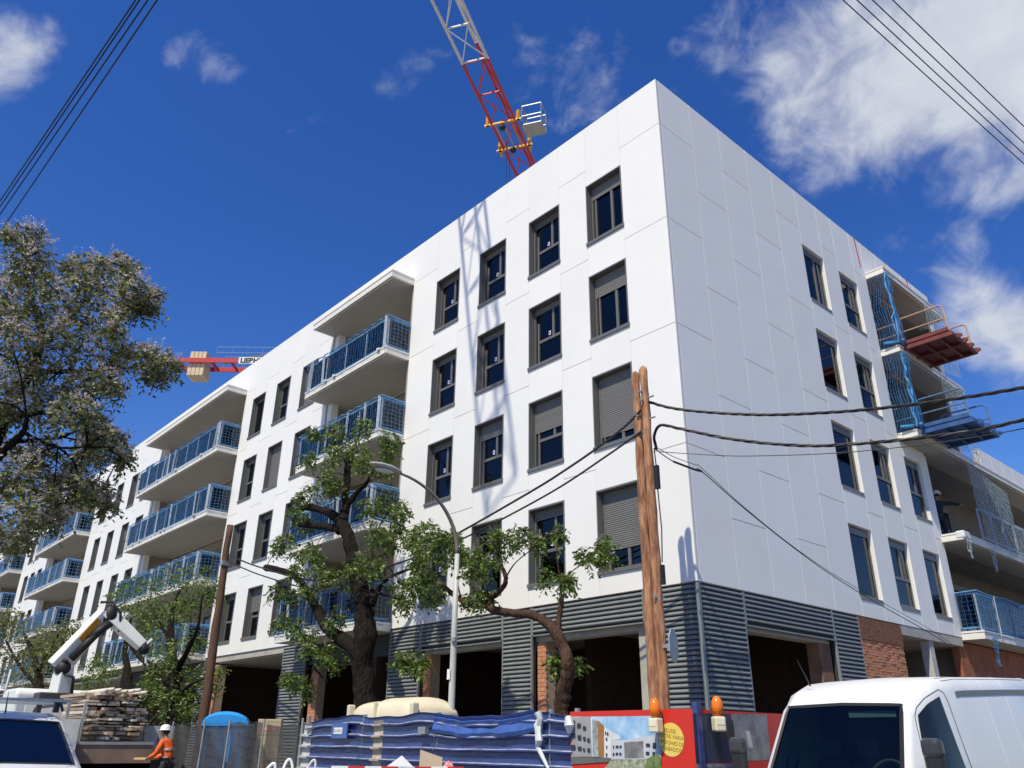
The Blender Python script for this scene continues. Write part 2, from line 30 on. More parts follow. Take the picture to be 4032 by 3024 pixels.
# ------------------------------------------------------------------ camera
cam = bpy.data.cameras.new('camera'); camo = bpy.data.objects.new('camera', cam); COL.objects.link(camo)
cam.sensor_width = 36.0; cam.lens = 28.043; cam.clip_end = 3000; cam.clip_start = 0.05
yaw, pit, rol = 0.844528, 0.421001, 0.0106523
fw = Vector((-math.cos(pit)*math.sin(yaw), math.cos(pit)*math.cos(yaw), math.sin(pit)))
rt = Vector((math.cos(yaw), math.sin(yaw), 0)); up = rt.cross(fw)
r2 = math.cos(rol)*rt + math.sin(rol)*up; u2 = -math.sin(rol)*rt + math.cos(rol)*up
M = Matrix((r2, u2, -fw)).transposed().to_4x4(); M.translation = Vector((9.773, -13.795, 1.6))
camo.matrix_world = M
S.camera = camo
# ------------------------------------------------------------------ sun, sky, exposure
SUN = Vector((0.33, -1.0, 1.5)).normalized()
sl = bpy.data.lights.new('sun', 'SUN'); sl.energy = 4.7; sl.angle = R_(0.53); sl.color = (1.0, 0.915, 0.70)
so = bpy.data.objects.new('sun', sl); COL.objects.link(so); so.rotation_euler = SUN.to_track_quat('Z', 'Y').to_euler(); so.location = (20, -40, 60)
S.view_settings.view_transform = 'Standard'; S.view_settings.look = 'None'
S.view_settings.exposure = 0.05; S.view_settings.gamma = 1.0
S.render.film_transparent = False
W = bpy.data.worlds.new('World'); S.world = W; W.use_nodes = True
nt = W.node_tree; nt.nodes.clear(); N = nt.nodes.new; LK = nt.links.new
def nd(tree, typ, **kw):
    n = tree.nodes.new(typ)
    for k, v in kw.items(): setattr(n, k, v)
    return n
def setin(n, **kw):
    for k, v in kw.items(): n.inputs[k.replace('_', ' ')].default_value = v
def mth(op, a, b=None, c=None, clamp=False):
    n = N('ShaderNodeMath'); n.operation = op; n.use_clamp = clamp
    for i, v in enumerate((a, b, c)):
        if v is None: continue
        if isinstance(v, (int, float)): n.inputs[i].default_value = v
        else: LK(v, n.inputs[i])
    return n.outputs[0]
sky = N('ShaderNodeTexSky'); sky.sky_type = 'NISHITA'; sky.sun_disc = False
sky.sun_elevation = math.asin(SUN.z); sky.sun_rotation = math.atan2(SUN.x, SUN.y)
sky.altitude = 200; sky.air_density = 1.0; sky.dust_density = 0.35; sky.ozone_density = 4.0
hs = N('ShaderNodeHueSaturation'); hs.inputs['Hue'].default_value = 0.517; hs.inputs['Saturation'].default_value = 1.30; hs.inputs['Value'].default_value = 1.16
LK(sky.outputs[0], hs.inputs['Color'])
geo = N('ShaderNodeTexCoord')
sep = N('ShaderNodeSeparateXYZ'); LK(geo.outputs['Generated'], sep.inputs[0])
zc = mth('MAXIMUM', sep.outputs[2], 0.06)
cx = mth('DIVIDE', sep.outputs[0], zc); cy = mth('DIVIDE', sep.outputs[1], zc)
cmb = N('ShaderNodeCombineXYZ'); LK(cx, cmb.inputs[0]); LK(cy, cmb.inputs[1]); cmb.inputs[2].default_value = 3.7
def noise(scale, det, rough, vec, dist=0.0):
    n = N('ShaderNodeTexNoise'); n.inputs['Scale'].default_value = scale; n.inputs['Detail'].default_value = det
    n.inputs['Roughness'].default_value = rough; n.inputs['Distortion'].default_value = dist; LK(vec, n.inputs['Vector']); return n.outputs[0]
n1 = noise(4.2, 9, 0.54, geo.outputs['Generated'], 0.25)
n2 = noise(15.0, 7, 0.6, geo.outputs['Generated'], 0.5)
nn = mth('ADD', mth('MULTIPLY', n1, 0.72), mth('MULTIPLY', n2, 0.28))
mask = None
# cloud banks (direction of centre, angular size, weight)
for (d, rad, wt) in CLOUDS:
    dv = N('ShaderNodeVectorMath'); dv.operation = 'DISTANCE'; LK(geo.outputs['Generated'], dv.inputs[0]); dv.inputs[1].default_value = d
    mr = N('ShaderNodeMapRange'); mr.interpolation_type = 'SMOOTHSTEP'; LK(dv.outputs['Value'], mr.inputs[0])
    mr.inputs[1].default_value = rad; mr.inputs[2].default_value = rad*0.15; mr.inputs[3].default_value = 0; mr.inputs[4].default_value = wt
    mask = mr.outputs[0] if mask is None else mth('MAXIMUM', mask, mr.outputs[0])
cf = N('ShaderNodeMapRange'); cf.interpolation_type = 'SMOOTHSTEP'; LK(mth('ADD', nn, mask), cf.inputs[0])
cf.inputs[1].default_value = 0.61; cf.inputs[2].default_value = 0.82; cf.inputs[3].default_value = 0; cf.inputs[4].default_value = 0.93
mx = N('ShaderNodeMix'); mx.data_type = 'RGBA'; LK(cf.outputs[0], mx.inputs['Factor']); LK(hs.outputs[0], mx.inputs['A'])
shade = N('ShaderNodeMix'); shade.data_type = 'RGBA'; LK(n2, shade.inputs['Factor'])
shade.inputs['A'].default_value = (4.0, 4.3, 5.1, 1); shade.inputs['B'].default_value = (6.4, 6.6, 6.9, 1)
LK(shade.outputs['Result'], mx.inputs['B'])
bg = N('ShaderNodeBackground'); bg.inputs['Strength'].default_value = 0.125; LK(mx.outputs['Result'], bg.inputs['Color'])
wo = N('ShaderNodeOutputWorld'); LK(bg.outputs[0], wo.inputs['Surface'])
# ------------------------------------------------------------------ helpers
def tag(o, label=None, cat=None, group=None, kind=None):
    if label: o['label'] = label
    if cat: o['category'] = cat
    if group: o['group'] = group
    if kind: o['kind'] = kind
    return o
def thing(name, label, cat, loc=(0, 0, 0), rz=0.0, group=None):
    o = bpy.data.objects.new(name, None); COL.objects.link(o); o.empty_display_size = .2
    o.location = loc; o.rotation_euler = (0, 0, rz); return tag(o, label, cat, group)
def link(name, me, parent=None, loc=None):
    o = bpy.data.objects.new(name, me); COL.objects.link(o)
    if parent: o.parent = parent
    if loc: o.location = loc
    return o
SPLIT = {'hydraulics','net_strap','guard_rail','tie_bar','hoist_rope','hoist_block','wiper','bar_foot','cable_joint','chassis','dropped_side_panel','pin','plastic_wrap','eyes','ears','handrail','mirror','bolt','scaffold_beam','post','roof_rail','ballast','crane_base','stake','leg'}
class MB:
    def __init__(s): s.v = []; s.f = []; s.m = []; s.cur = 0
    def add(s, vs, fs):
        k = len(s.v); s.v += [tuple(map(float, q)) for q in vs]; s.f += [tuple(i+k for i in f) for f in fs]; s.m += [s.cur]*len(fs); return s
    def box(s, x0, x1, y0, y1, z0, z1):
        if x0 > x1: x0, x1 = x1, x0
        if y0 > y1: y0, y1 = y1, y0
        if z0 > z1: z0, z1 = z1, z0
        return s.add([(x0,y0,z0),(x1,y0,z0),(x1,y1,z0),(x0,y1,z0),(x0,y0,z1),(x1,y0,z1),(x1,y1,z1),(x0,y1,z1)],
                     [(0,3,2,1),(4,5,6,7),(0,1,5,4),(1,2,6,5),(2,3,7,6),(3,0,4,7)])
    def bar(s, a, b, w, h=None, upv=(0,0,1)):
        a = Vector(a); b = Vector(b); d = (b-a).normalized(); h = h or w
        u = Vector(upv); 
        if abs(d.dot(u)) > .98: u = Vector((1,0,0))
        x = d.cross(u).normalized(); y = x.cross(d).normalized()
        vs = []
        for p in (a, b):
            for i, j in ((-1,-1),(1,-1),(1,1),(-1,1)): vs.append(p + x*(i*w/2) + y*(j*h/2))
        return s.add(vs, [(0,1,2,3),(7,6,5,4),(0,4,5,1),(1,5,6,2),(2,6,7,3),(3,7,4,0)])
    def tube(s, pts, rad, n=6, cap=True):
        P = [Vector(p) for p in pts]; m = len(P)
        if not hasattr(rad, '__len__'): rad = [rad]*m
        t0 = (P[1]-P[0]).normalized(); u = t0.orthogonal().normalized(); vs = []; fs = []
        for i in range(m):
            t = (P[min(i+1, m-1)] - P[max(i-1, 0)]).normalized()
            u = (u - t*u.dot(t)).normalized(); w = t.cross(u)
            for k in range(n):
                a = 2*math.pi*k/n; vs.append(P[i] + (u*math.cos(a) + w*math.sin(a))*rad[i])
        for i in range(m-1):
            for k in range(n):
                k2 = (k+1) % n; fs.append((i*n+k, i*n+k2, (i+1)*n+k2, (i+1)*n+k))
        if cap: fs.append(tuple(range(n-1, -1, -1))); fs.append(tuple(range((m-1)*n, m*n)))
        return s.add(vs, fs)
    def quad(s, a, b, c, d): return s.add([a, b, c, d], [(0,1,2,3)])
    def prism(s, poly, off):   # poly: 3D points, extruded by vector off
        n = len(poly); P = [Vector(p) for p in poly]; o = Vector(off)
        return s.add(P+[p+o for p in P], [tuple(range(n-1,-1,-1)), tuple(range(n, 2*n))] + [(i, (i+1)%n, (i+1)%n+n, i+n) for i in range(n)])
    def sphere(s, c, r, nu=12, nv=8, sc=(1,1,1)):
        vs = []; fs = []; c = Vector(c)
        for j in range(nv+1):
            th = math.pi*j/nv
            for i in range(nu):
                ph = 2*math.pi*i/nu; vs.append(c+Vector((sc[0]*r*math.sin(th)*math.cos(ph), sc[1]*r*math.sin(th)*math.sin(ph), sc[2]*r*math.cos(th))))
        for j in range(nv):
            for i in range(nu):
                i2 = (i+1) % nu; fs.append((j*nu+i, (j+1)*nu+i, (j+1)*nu+i2, j*nu+i2))
        return s.add(vs, fs)
    def lathe(s, c, prof, n=16):     # prof [(r,z)]
        vs = []; fs = []
        for r, z in prof:
            for k in range(n): a = 2*math.pi*k/n; vs.append((c[0]+r*math.cos(a), c[1]+r*math.sin(a), c[2]+z))
        for j in range(len(prof)-1):
            for k in range(n): k2 = (k+1) % n; fs.append((j*n+k, j*n+k2, (j+1)*n+k2, (j+1)*n+k))
        fs.append(tuple(range(n-1,-1,-1))); fs.append(tuple(range((len(prof)-1)*n, len(prof)*n)))
        return s.add(vs, fs)
    def mesh(s, name, mats, smooth=False):
        me = bpy.data.meshes.new(name); me.from_pydata(s.v, [], s.f)
        if not isinstance(mats, (list, tuple)): mats = [mats]
        for m in mats: me.materials.append(m)
        if len(mats) > 1: me.polygons.foreach_set('material_index', s.m)
        if smooth: me.polygons.foreach_set('use_smooth', [True]*len(s.f))
        me.update(); return me
    def build(s, name, mats, parent=None, loc=None, smooth=False):
        if name in SPLIT and not loc:
            os_ = split_build(s, name, mats, parent)
            if smooth:
                for o in os_: o.data.polygons.foreach_set('use_smooth', [True]*len(o.data.polygons))
            return os_[0]
        return link(name, s.mesh(name, mats, smooth), parent, loc)
def split_build(mb, name, mats, parent=None):
    n = len(mb.v); par = list(range(n))
    def fd(a):
        while par[a] != a: par[a] = par[par[a]]; a = par[a]
        return a
    for f in mb.f:
        for q in f[1:]: par[fd(q)] = fd(f[0])
    gr = {}
    for f, m in zip(mb.f, mb.m): gr.setdefault(fd(f[0]), []).append((f, m))
    out = []
    for fs in gr.values():
        ids = sorted({i for f, _ in fs for i in f}); mp = {a: b for b, a in enumerate(ids)}; q = MB(); q.v = [mb.v[i] for i in ids]
        q.f = [tuple(mp[i] for i in f) for f, _ in fs]; q.m = [m for _, m in fs]; out.append(link(name, q.mesh(name, mats), parent))
    return out
def fixn(o):
    bm = bmesh.new(); bm.from_mesh(o.data); bmesh.ops.recalc_face_normals(bm, faces=bm.faces); bm.to_mesh(o.data); bm.free(); return o
def bevel(o, w=.02, seg=2, ang=35):
    m = o.modifiers.new('bevel', 'BEVEL'); m.width = w; m.segments = seg; m.limit_method = 'ANGLE'; m.angle_limit = R_(ang); return o
def catenary(a, b, sag, n=16):
    a = Vector(a); b = Vector(b); return [a.lerp(b, i/n) - Vector((0,0,sag*4*(i/n)*(1-i/n))) for i in range(n+1)]
# ------------------------------------------------------------------ materials
def mat(name, col, rough=.6, var=.0, scale=6.0, bump=0.0, bscale=None, metal=0.0, spec=.5, col2=None, stretch=(1,1,1), rnd=0.0, det=5, bd=.03):
    m = bpy.data.materials.new(name); m.use_nodes = True; t = m.node_tree; b = t.nodes['Principled BSDF']
    b.inputs['Roughness'].default_value = rough; b.inputs['Metallic'].default_value = metal; b.inputs['Specular IOR Level'].default_value = spec
    c = (*col, 1) if len(col) == 3 else col
    b.inputs['Base Color'].default_value = c
    if var or bump or col2 or rnd:
        tc = t.nodes.new('ShaderNodeTexCoord'); mp = t.nodes.new('ShaderNodeMapping'); mp.inputs['Scale'].default_value = stretch
        t.links.new(tc.outputs['Object'], mp.inputs[0])
        no = t.nodes.new('ShaderNodeTexNoise'); no.inputs['Scale'].default_value = scale; no.inputs['Detail'].default_value = det; no.inputs['Roughness'].default_value = .62
        t.links.new(mp.outputs[0], no.inputs['Vector'])
        out = None
        if col2:
            rp = t.nodes.new('ShaderNodeMapRange'); rp.inputs[1].default_value = .38; rp.inputs[2].default_value = .62; t.links.new(no.outputs[0], rp.inputs[0])
            mi = t.nodes.new('ShaderNodeMix'); mi.data_type = 'RGBA'; t.links.new(rp.outputs[0], mi.inputs['Factor'])
            mi.inputs['A'].default_value = c; mi.inputs['B'].default_value = (*col2, 1); out = mi.outputs['Result']
        if var:
            rp = t.nodes.new('ShaderNodeMapRange'); rp.inputs[1].default_value = .3; rp.inputs[2].default_value = .7
            rp.inputs[3].default_value = 1-var; rp.inputs[4].default_value = 1+var; t.links.new(no.outputs[0], rp.inputs[0])
            mi = t.nodes.new('ShaderNodeMix'); mi.data_type = 'RGBA'; mi.blend_type = 'MULTIPLY'; mi.inputs['Factor'].default_value = 1
            if out: t.links.new(out, mi.inputs['A'])
            else: mi.inputs['A'].default_value = c
            t.links.new(rp.outputs[0], mi.inputs['B']); out = mi.outputs['Result']
        if rnd:
            oi = t.nodes.new('ShaderNodeObjectInfo'); rp = t.nodes.new('ShaderNodeMapRange')
            rp.inputs[3].default_value = 1-rnd; rp.inputs[4].default_value = 1+rnd; t.links.new(oi.outputs['Random'], rp.inputs[0])
            mi = t.nodes.new('ShaderNodeMix'); mi.data_type = 'RGBA'; mi.blend_type = 'MULTIPLY'; mi.inputs['Factor'].default_value = 1
            if out: t.links.new(out, mi.inputs['A'])
            else: mi.inputs['A'].default_value = c
            t.links.new(rp.outputs[0], mi.inputs['B']); out = mi.outputs['Result']
        if out: t.links.new(out, b.inputs['Base Color'])
        if bump:
            nb = no
            if bscale:
                nb = t.nodes.new('ShaderNodeTexNoise'); nb.inputs['Scale'].default_value = bscale; nb.inputs['Detail'].default_value = 6; t.links.new(mp.outputs[0], nb.inputs['Vector'])
            bp = t.nodes.new('ShaderNodeBump'); bp.inputs['Strength'].default_value = bump; bp.inputs['Distance'].default_value = bd
            t.links.new(nb.outputs[0], bp.inputs['Height']); t.links.new(bp.outputs[0], b.inputs['Normal'])
    return m
def glass(name, tint, refl=.08, trans=.7, rough=.02):
    m = bpy.data.materials.new(name); m.use_nodes = True; t = m.node_tree; t.nodes.clear()
    o = t.nodes.new('ShaderNodeOutputMaterial'); g = t.nodes.new('ShaderNodeBsdfGlossy'); g.inputs['Roughness'].default_value = rough
    tr = t.nodes.new('ShaderNodeBsdfTransparent'); tr.inputs[0].default_value = (*[c*trans for c in tint], 1)
    fr = t.nodes.new('ShaderNodeFresnel'); fr.inputs[0].default_value = 1.52
    ad = t.nodes.new('ShaderNodeMath'); ad.operation = 'ADD'; ad.use_clamp = True; ad.inputs[1].default_value = refl; t.links.new(fr.outputs[0], ad.inputs[0])
    mi = t.nodes.new('ShaderNodeMixShader'); t.links.new(ad.outputs[0], mi.inputs[0]); t.links.new(tr.outputs[0], mi.inputs[1]); t.links.new(g.outputs[0], mi.inputs[2])
    t.links.new(mi.outputs[0], o.inputs[0]); return m
def leafmat(name, c1, c2, c3, trans=.35):
    m = bpy.data.materials.new(name); m.use_nodes = True; t = m.node_tree; b = t.nodes['Principled BSDF']; o = t.nodes['Material Output']
    g = t.nodes.new('ShaderNodeNewGeometry'); rp = t.nodes.new('ShaderNodeValToRGB'); t.links.new(g.outputs['Random Per Island'], rp.inputs[0])
    e = rp.color_ramp.elements; e[0].color = (*c1, 1); e[1].color = (*c3, 1); k = e.new(.5); k.color = (*c2, 1)
    t.links.new(rp.outputs[0], b.inputs['Base Color']); b.inputs['Roughness'].default_value = .42; b.inputs['Specular IOR Level'].default_value = .45
    tl = t.nodes.new('ShaderNodeBsdfTranslucent'); t.links.new(rp.outputs[0], tl.inputs[0])
    mi = t.nodes.new('ShaderNodeMixShader'); mi.inputs[0].default_value = trans; t.links.new(b.outputs[0], mi.inputs[1]); t.links.new(tl.outputs[0], mi.inputs[2]); t.links.new(mi.outputs[0], o.inputs[0])
    return m
white = mat('white_panel', (.80,.80,.795), .62, var=.022, scale=.9, rnd=.018)
core = mat('wall_backing', (.62,.62,.62), .8)
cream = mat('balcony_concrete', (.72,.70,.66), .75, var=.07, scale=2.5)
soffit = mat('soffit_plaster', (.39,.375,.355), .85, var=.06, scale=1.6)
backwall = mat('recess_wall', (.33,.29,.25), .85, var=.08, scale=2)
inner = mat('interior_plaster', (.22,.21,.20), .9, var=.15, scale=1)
frame = mat('dark_grey_aluminium', (.155,.154,.152), .45, metal=.15, var=.06, scale=9)
shut = mat('shutter_aluminium', (.20,.198,.195), .5, metal=.1, rnd=.04)
louv = mat('louvre_grey_steel', (.205,.225,.235), .42, metal=.05, var=.12, scale=5, rnd=.06)
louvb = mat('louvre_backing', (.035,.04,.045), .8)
brickm = mat('brick_orange', (.52,.23,.125), .88, var=.15, scale=10, rnd=.10, bump=.4, bscale=60)
mortar = mat('mortar', (.36,.27,.20), .95, var=.2, scale=10)
conc = mat('concrete', (.40,.385,.355), .85, var=.16, scale=3, bump=.15, bscale=30)
winglass = glass('window_glass', (.55,.60,.66), .0, .6)
railglass = glass('railing_glass', (.25,.37,.55), .0, .6)
netm = mat('net_blue', (.09,.27,.54), .7, var=.3, scale=3)
netp = mat('net_pale', (.42,.55,.62), .7, var=.25, scale=3)
galv = mat('galvanised_steel', (.42,.43,.43), .45, metal=.6, var=.15, scale=8)
stick_w = mat('sticker_white', (.8,.8,.8), .6); stick_b = mat('sticker_blue', (.04,.11,.55), .6)
wood = mat('pole_wood', (.27,.115,.058), .85, var=.35, scale=5, stretch=(3,3,.5), bump=.7, bscale=11, col2=(.40,.21,.115))
woodd = mat('dark_pole_wood', (.095,.048,.03), .85, var=.35, scale=7, stretch=(3,3,.3), bump=.5, bscale=14)
black = mat('black_rubber', (.012,.012,.013), .6)
cablem = mat('cable_black', (.018,.018,.02), .55)
bark = mat('bark', (.020,.016,.013), .92, spec=.1, var=.45, scale=9, stretch=(1,1,.3), bump=1.0, bscale=16, bd=.14)
barkred = mat('bare_bark', (.075,.044,.030), .88, spec=.15, var=.5, scale=7, stretch=(1,1,.25), bump=1.0, bscale=14, bd=.12)
asphalt = mat('asphalt', (.05,.05,.052), .9, var=.2, scale=3, bump=.2, bscale=120)
paving = mat('paving', (.30,.285,.26), .85, var=.15, scale=2)
earth = mat('earth', (.16,.13,.10), .95, var=.3, scale=.3)
kerbm = mat('kerb_stone', (.36,.35,.33), .85, var=.12, scale=4)
red = mat('crane_red', (.50,.03,.03), .45, var=.15, scale=4)
cwhite = mat('crane_white', (.66,.66,.64), .45, var=.1, scale=5)
cyel = mat('crane_yellow', (.62,.30,.03), .45, var=.1, scale=5)
ballast = mat('ballast_concrete', (.62,.50,.34), .85, var=.08, scale=3)
# ================================================================== SETTING
g = MB().box(-400, 400, -400, 400, -.3, 0).build('ground', earth); tag(g, kind='structure')
rd = MB()
rd.add([(-200,-13.2,.004),(60,-13.2,.004),(60,-5.2,.004),(-200,-5.2,.004)], [(0,1,2,3)])
tag(rd.build('road', asphalt), kind='structure')
rd = MB().add([(3.6,-5.2,.03),(12,-5.2,.03),(12,8,.70),(3.6,8,.70),(12,120,.71),(3.6,120,.71)], [(0,1,2,3),(3,2,4,5)]); tag(rd.build('side_road', asphalt), kind='structure')
pv = MB().box(-200, 3.4, -5.0, 0, .002, .14); tag(pv.build('pavement', paving), kind='structure')
pv = MB().box(.6, 3.4, 0, 120, .002, .138); tag(pv.build('side_pavement', paving), kind='structure')
pv = MB().box(-200, 60, -22, -13.4, .002, .14); tag(pv.build('near_pavement', paving), kind='structure')
kb = MB().box(-200, 3.6, -5.2, -5.0, .002, .15).box(3.4, 3.6, -5.0, 120, .002, .149).box(-200, 60, -13.4, -13.2, .002, .15)
[tag(o, kind='structure') for o in split_build(kb, 'kerb', kerbm)]
# ================================================================== APARTMENT BUILDING
BLD = thing('apartment_building', 'white panelled corner apartment block under construction, five storeys with blue-netted balconies', 'building')
ZT, ZB = 18.158, 4.622
def fbox(mb, F, u0, u1, d0, d1, z0, z1):
    return mb.box(u0, u1, -d1, -d0, z0, z1) if F == 'L' else mb.box(d0, d1, u0, u1, z0, z1)
def fpt(F, u, d, z): return (u, -d, z) if F == 'L' else (d, u, z)
corem = MB()
def panel(F, u0, u1, z0, z1, gv=.0022, gh=.009, c=True):
    mb = MB(); fbox(mb, F, u0+gv, u1-gv, -.04, 0, z0+gh, z1-(gh if z1 < ZT-.01 else 0))
    pobj = mb.build('panel', white, BLD)
    if c: fbox(corem, F, u0, (min(u1, -.302) if F == 'L' else u1), -.30, -.041, z0, z1)
    return pobj
ROWS = [(5.13, 7.08), (8.13, 10.08), (11.10, 13.05), (14.08, 16.05)]
JF = [7.62, 10.62, 13.62, 16.62]; JH = [6.19, 9.19, 12.18, 15.17]
def pier(F, u0, u1, joints, z0=ZB, z1=ZT, **k):
    zs = [z0]+[j for j in joints if z0+.2 < j < z1-.2]+[z1]
    for a, b in zip(zs, zs[1:]): panel(F, u0, u1, a, b, **k)
def wincol(F, u0, u1, rows, z0=ZB, z1=ZT, **k):
    z = z0
    for a, b in rows: panel(F, u0, u1, z, a, **k); z = b
    panel(F, u0, u1, z, z1, **k)
# ---- windows (part of the building; pane, slat, sill, sticker are sub-parts)
wc = {}
def wmesh(key, fn, m):
    if key not in wc:
        mb = MB(); fn(mb); wc[key] = mb.mesh(key[0], m)
    return wc[key]
def slat_fn(F, w, d0):
    def fn(mb):
        pr = [(0,0),(.012,.006),(.016,.024),(.012,.042),(0,.047)]
        pts = [fpt(F, 0, d0+a, b) for a, b in pr]; mb.prism(pts, fpt(F, w, 0, 0))
    return fn
def window(F, u0, u1, z0, z1, kind='transom', drop=.22, slats=False, stickers=(), R=False, open_=False):
    w = round(u1-u0, 2); h = round(z1-z0, 2); dd = -.265 if F == 'L' else -.165
    loc = fpt(F, u0, 0, z0); t = F
    def ffn(mb):
        if F == 'L':
            fbox(mb, F, 0, .032, dd, .014, 0, h); fbox(mb, F, w-.032, w, dd, .014, 0, h); fbox(mb, F, .032, w-.032, dd, .014, h-.04, h)
        a = .032 if F == 'L' else .0; f0, f1 = dd, dd+.06
        fbox(mb, F, a, a+.06, f0, f1, .05, h-.04); fbox(mb, F, w-a-.06, w-a, f0, f1, .05, h-.04)
        fbox(mb, F, a+.06, w-a-.06, f0, f1, .05, .11); fbox(mb, F, a+.06, w-a-.06, f0, f1+.01, h-.22, h-.045)
        if F == 'L': fbox(mb, F, .055, .09, dd+.062, dd+.10, .05, h-.04); fbox(mb, F, w-.09, w-.055, dd+.062, dd+.10, .05, h-.04)
        if kind == 'transom':
            fbox(mb, F, .17, w-a-.06, f0+.003, f1+.012, .80, .88); fbox(mb, F, .17, .225, f0+.004, f1+.014, .11, 1.45 if slats else h-.23)
            fbox(mb, F, w*.58, w*.58+.075, f0+.004, f1+.010, .88, h-.22)
        elif kind == 'sash':
            fbox(mb, F, .15, .20, f0+.003, f1+.012, .11, h-.22); fbox(mb, F, w*.56, w*.56+.08, f0+.003, f1+.014, .11, h-.22)
    root = link('window', wmesh(('window', F, w, h, kind, slats), ffn, frame), BLD, loc)
    def pfn(mb): fbox(mb, F, .06, w-.06, dd+.024, dd+.034, .08, h-.10)
    link('pane', wmesh(('pane', F, w, h), pfn, winglass), root)
    def sfn(mb):
        if F == 'L': fbox(mb, F, -.02, w+.02, dd, .045, -.045, .045)
        else: fbox(mb, F, .005, w-.005, dd, .012, -.075, .03)
    link('sill', wmesh(('sill', F, w), sfn, frame if F == 'L' else sillm), root)
    n = int(drop/.05)
    if n and slats:
        me = wmesh(('slat', F, w), slat_fn(F, w-.12, dd+.075), shut)
        for i in range(n): link('slat', me, root, fpt(F, .06, 0, h-.09-.05*i))
    elif n:
        def jfn(mb):
            pr = [(0,0),(.012,.006),(.016,.024),(.012,.042),(0,.047)]
            for i in range(n): mb.prism([fpt(F, .06, dd+.075+a, h-.09-.05*i+b) for a, b in pr], fpt(F, w-.12, 0, 0))
        link('shutter', wmesh(('shutter', F, w, h, n), jfn, shut), root)
    for (su, sz) in stickers:
        mb = MB(); fbox(mb, F, su-.04, su+.04, dd+.036, dd+.040, sz-.06, sz+.06); mb.cur = 1; fbox(mb, F, su-.025, su+.025, dd+.0405, dd+.042, sz-.035, sz+.04)
        mb.build('sticker', [stick_w, stick_b], root)
    return root
sillm = mat('sill_grey', (.20,.195,.19), .6, var=.05)
LB = [dict(u=(-11.12,0), w=[(-2.68,-1.38),(-5.05,-3.75),(-7.38,-6.10),(-9.70,-8.42)]),
      dict(u=(-24.82,-16.72), w=[(-19.13,-17.83),(-21.50,-20.22),(-23.90,-22.62)]),
      dict(u=(-47.15,-35.70), w=[(-38.0,-36.8),(-40.34,-39.14),(-43.0,-41.8),(-45.6,-44.4)]),
      dict(u=(-65.1,-57.1), w=[(-59.4,-58.2),(-61.45,-60.25),(-63.5,-62.3)]),
      dict(u=(-84.0,-74.0), w=[(-76.6,-75.4),(-79,-77.8),(-81.4,-80.2)])]
DROPS = {(0,0):(1.42,'sash'), (0,1):(1.62,'sash'), (0,2):(.62,'sash'), (0,3):(.42,'sash'),
         (1,0):(.30,'transom'), (1,1):(.85,'transom'), (1,2):(.18,'transom'), (1,3):(.08,'transom'),
         (2,0):(.15,'transom'), (2,1):(.48,'transom'), (2,2):(.15,'transom'), (2,3):(.12,'transom'),
         (3,0):(.20,'transom'), (3,1):(.20,'transom'), (3,2):(.15,'transom'), (3,3):(.08,'transom')}
for bi, B in enumerate(LB):
    u0, u1 = B['u']; e = u1
    for ci, (a, b) in enumerate(B['w']):
        pier('L', b, e, JF); wincol('L', a, b, ROWS); e = a
        for ri, (z0, z1) in enumerate(ROWS):
            if bi == 0:
                dr, kd = DROPS[(ci, ri)]
                st = []
                if kd == 'transom' and dr < .7: st = [(.62,1.02),(1.1,1.05)] if ci != 3 else [(.62,1.02)]
                elif kd == 'transom': st = [(1.2,.42)]
                elif ri == 3: st = [(.5,.22),(1.18,.24)]
                window('L', a, b, z0, z1, kd, dr, True, st)
            else:
                rr = random.Random(bi*100+ci*10+ri)
                kd = 'plain' if (bi, ci, ri) == (1, 2, 3) else 'transom'
                window('L', a, b, z0, z1, kd, rr.choice([.1,.1,.15,.2,.35,.45,.9,1.7]) if kd != 'plain' else 0)
    pier('L', u0, e, JF)
LBAL = [(-16.72,-11.12),(-35.70,-24.82),(-57.1,-47.15),(-74.0,-65.1)]
FL = [4.80, 7.80, 10.80, 13.80]
# ---- right facade
ry = [0.085,1.48,2.87,4.27,5.68,7.08]
for i in range(5): pier('R', ry[i], ry[i+1], JF if i % 2 == 0 else JH, gv=.0105)
wincol('R', 7.08, 8.40, ROWS, gv=.0105); pier('R', 8.40, 9.42, JF, gv=.0105); wincol('R', 9.42, 10.70, ROWS, gv=.0105)
pier('R', 10.70, 11.57, JF, z0=10.66, gv=.0105); pier('R', 10.70, 11.72, JF, z1=10.66, gv=.0105)
wincol('R', 11.72, 12.95, ROWS[:2], z1=10.66, gv=.0105); pier('R', 12.95, 13.42, JF, z1=10.66, gv=.0105)
for ri, (z0, z1) in enumerate(ROWS):
    window('R', 7.10, 8.38, z0, z1, 'plain' if ri < 3 else 'sash', 0, R=True)
    window('R', 9.44, 10.68, z0, z1, 'transom' if ri else 'transom', 0, R=True)
    if ri < 2: window('R', 11.74, 12.93, z0, z1, 'transom' if ri else 'plain', 0, R=True)
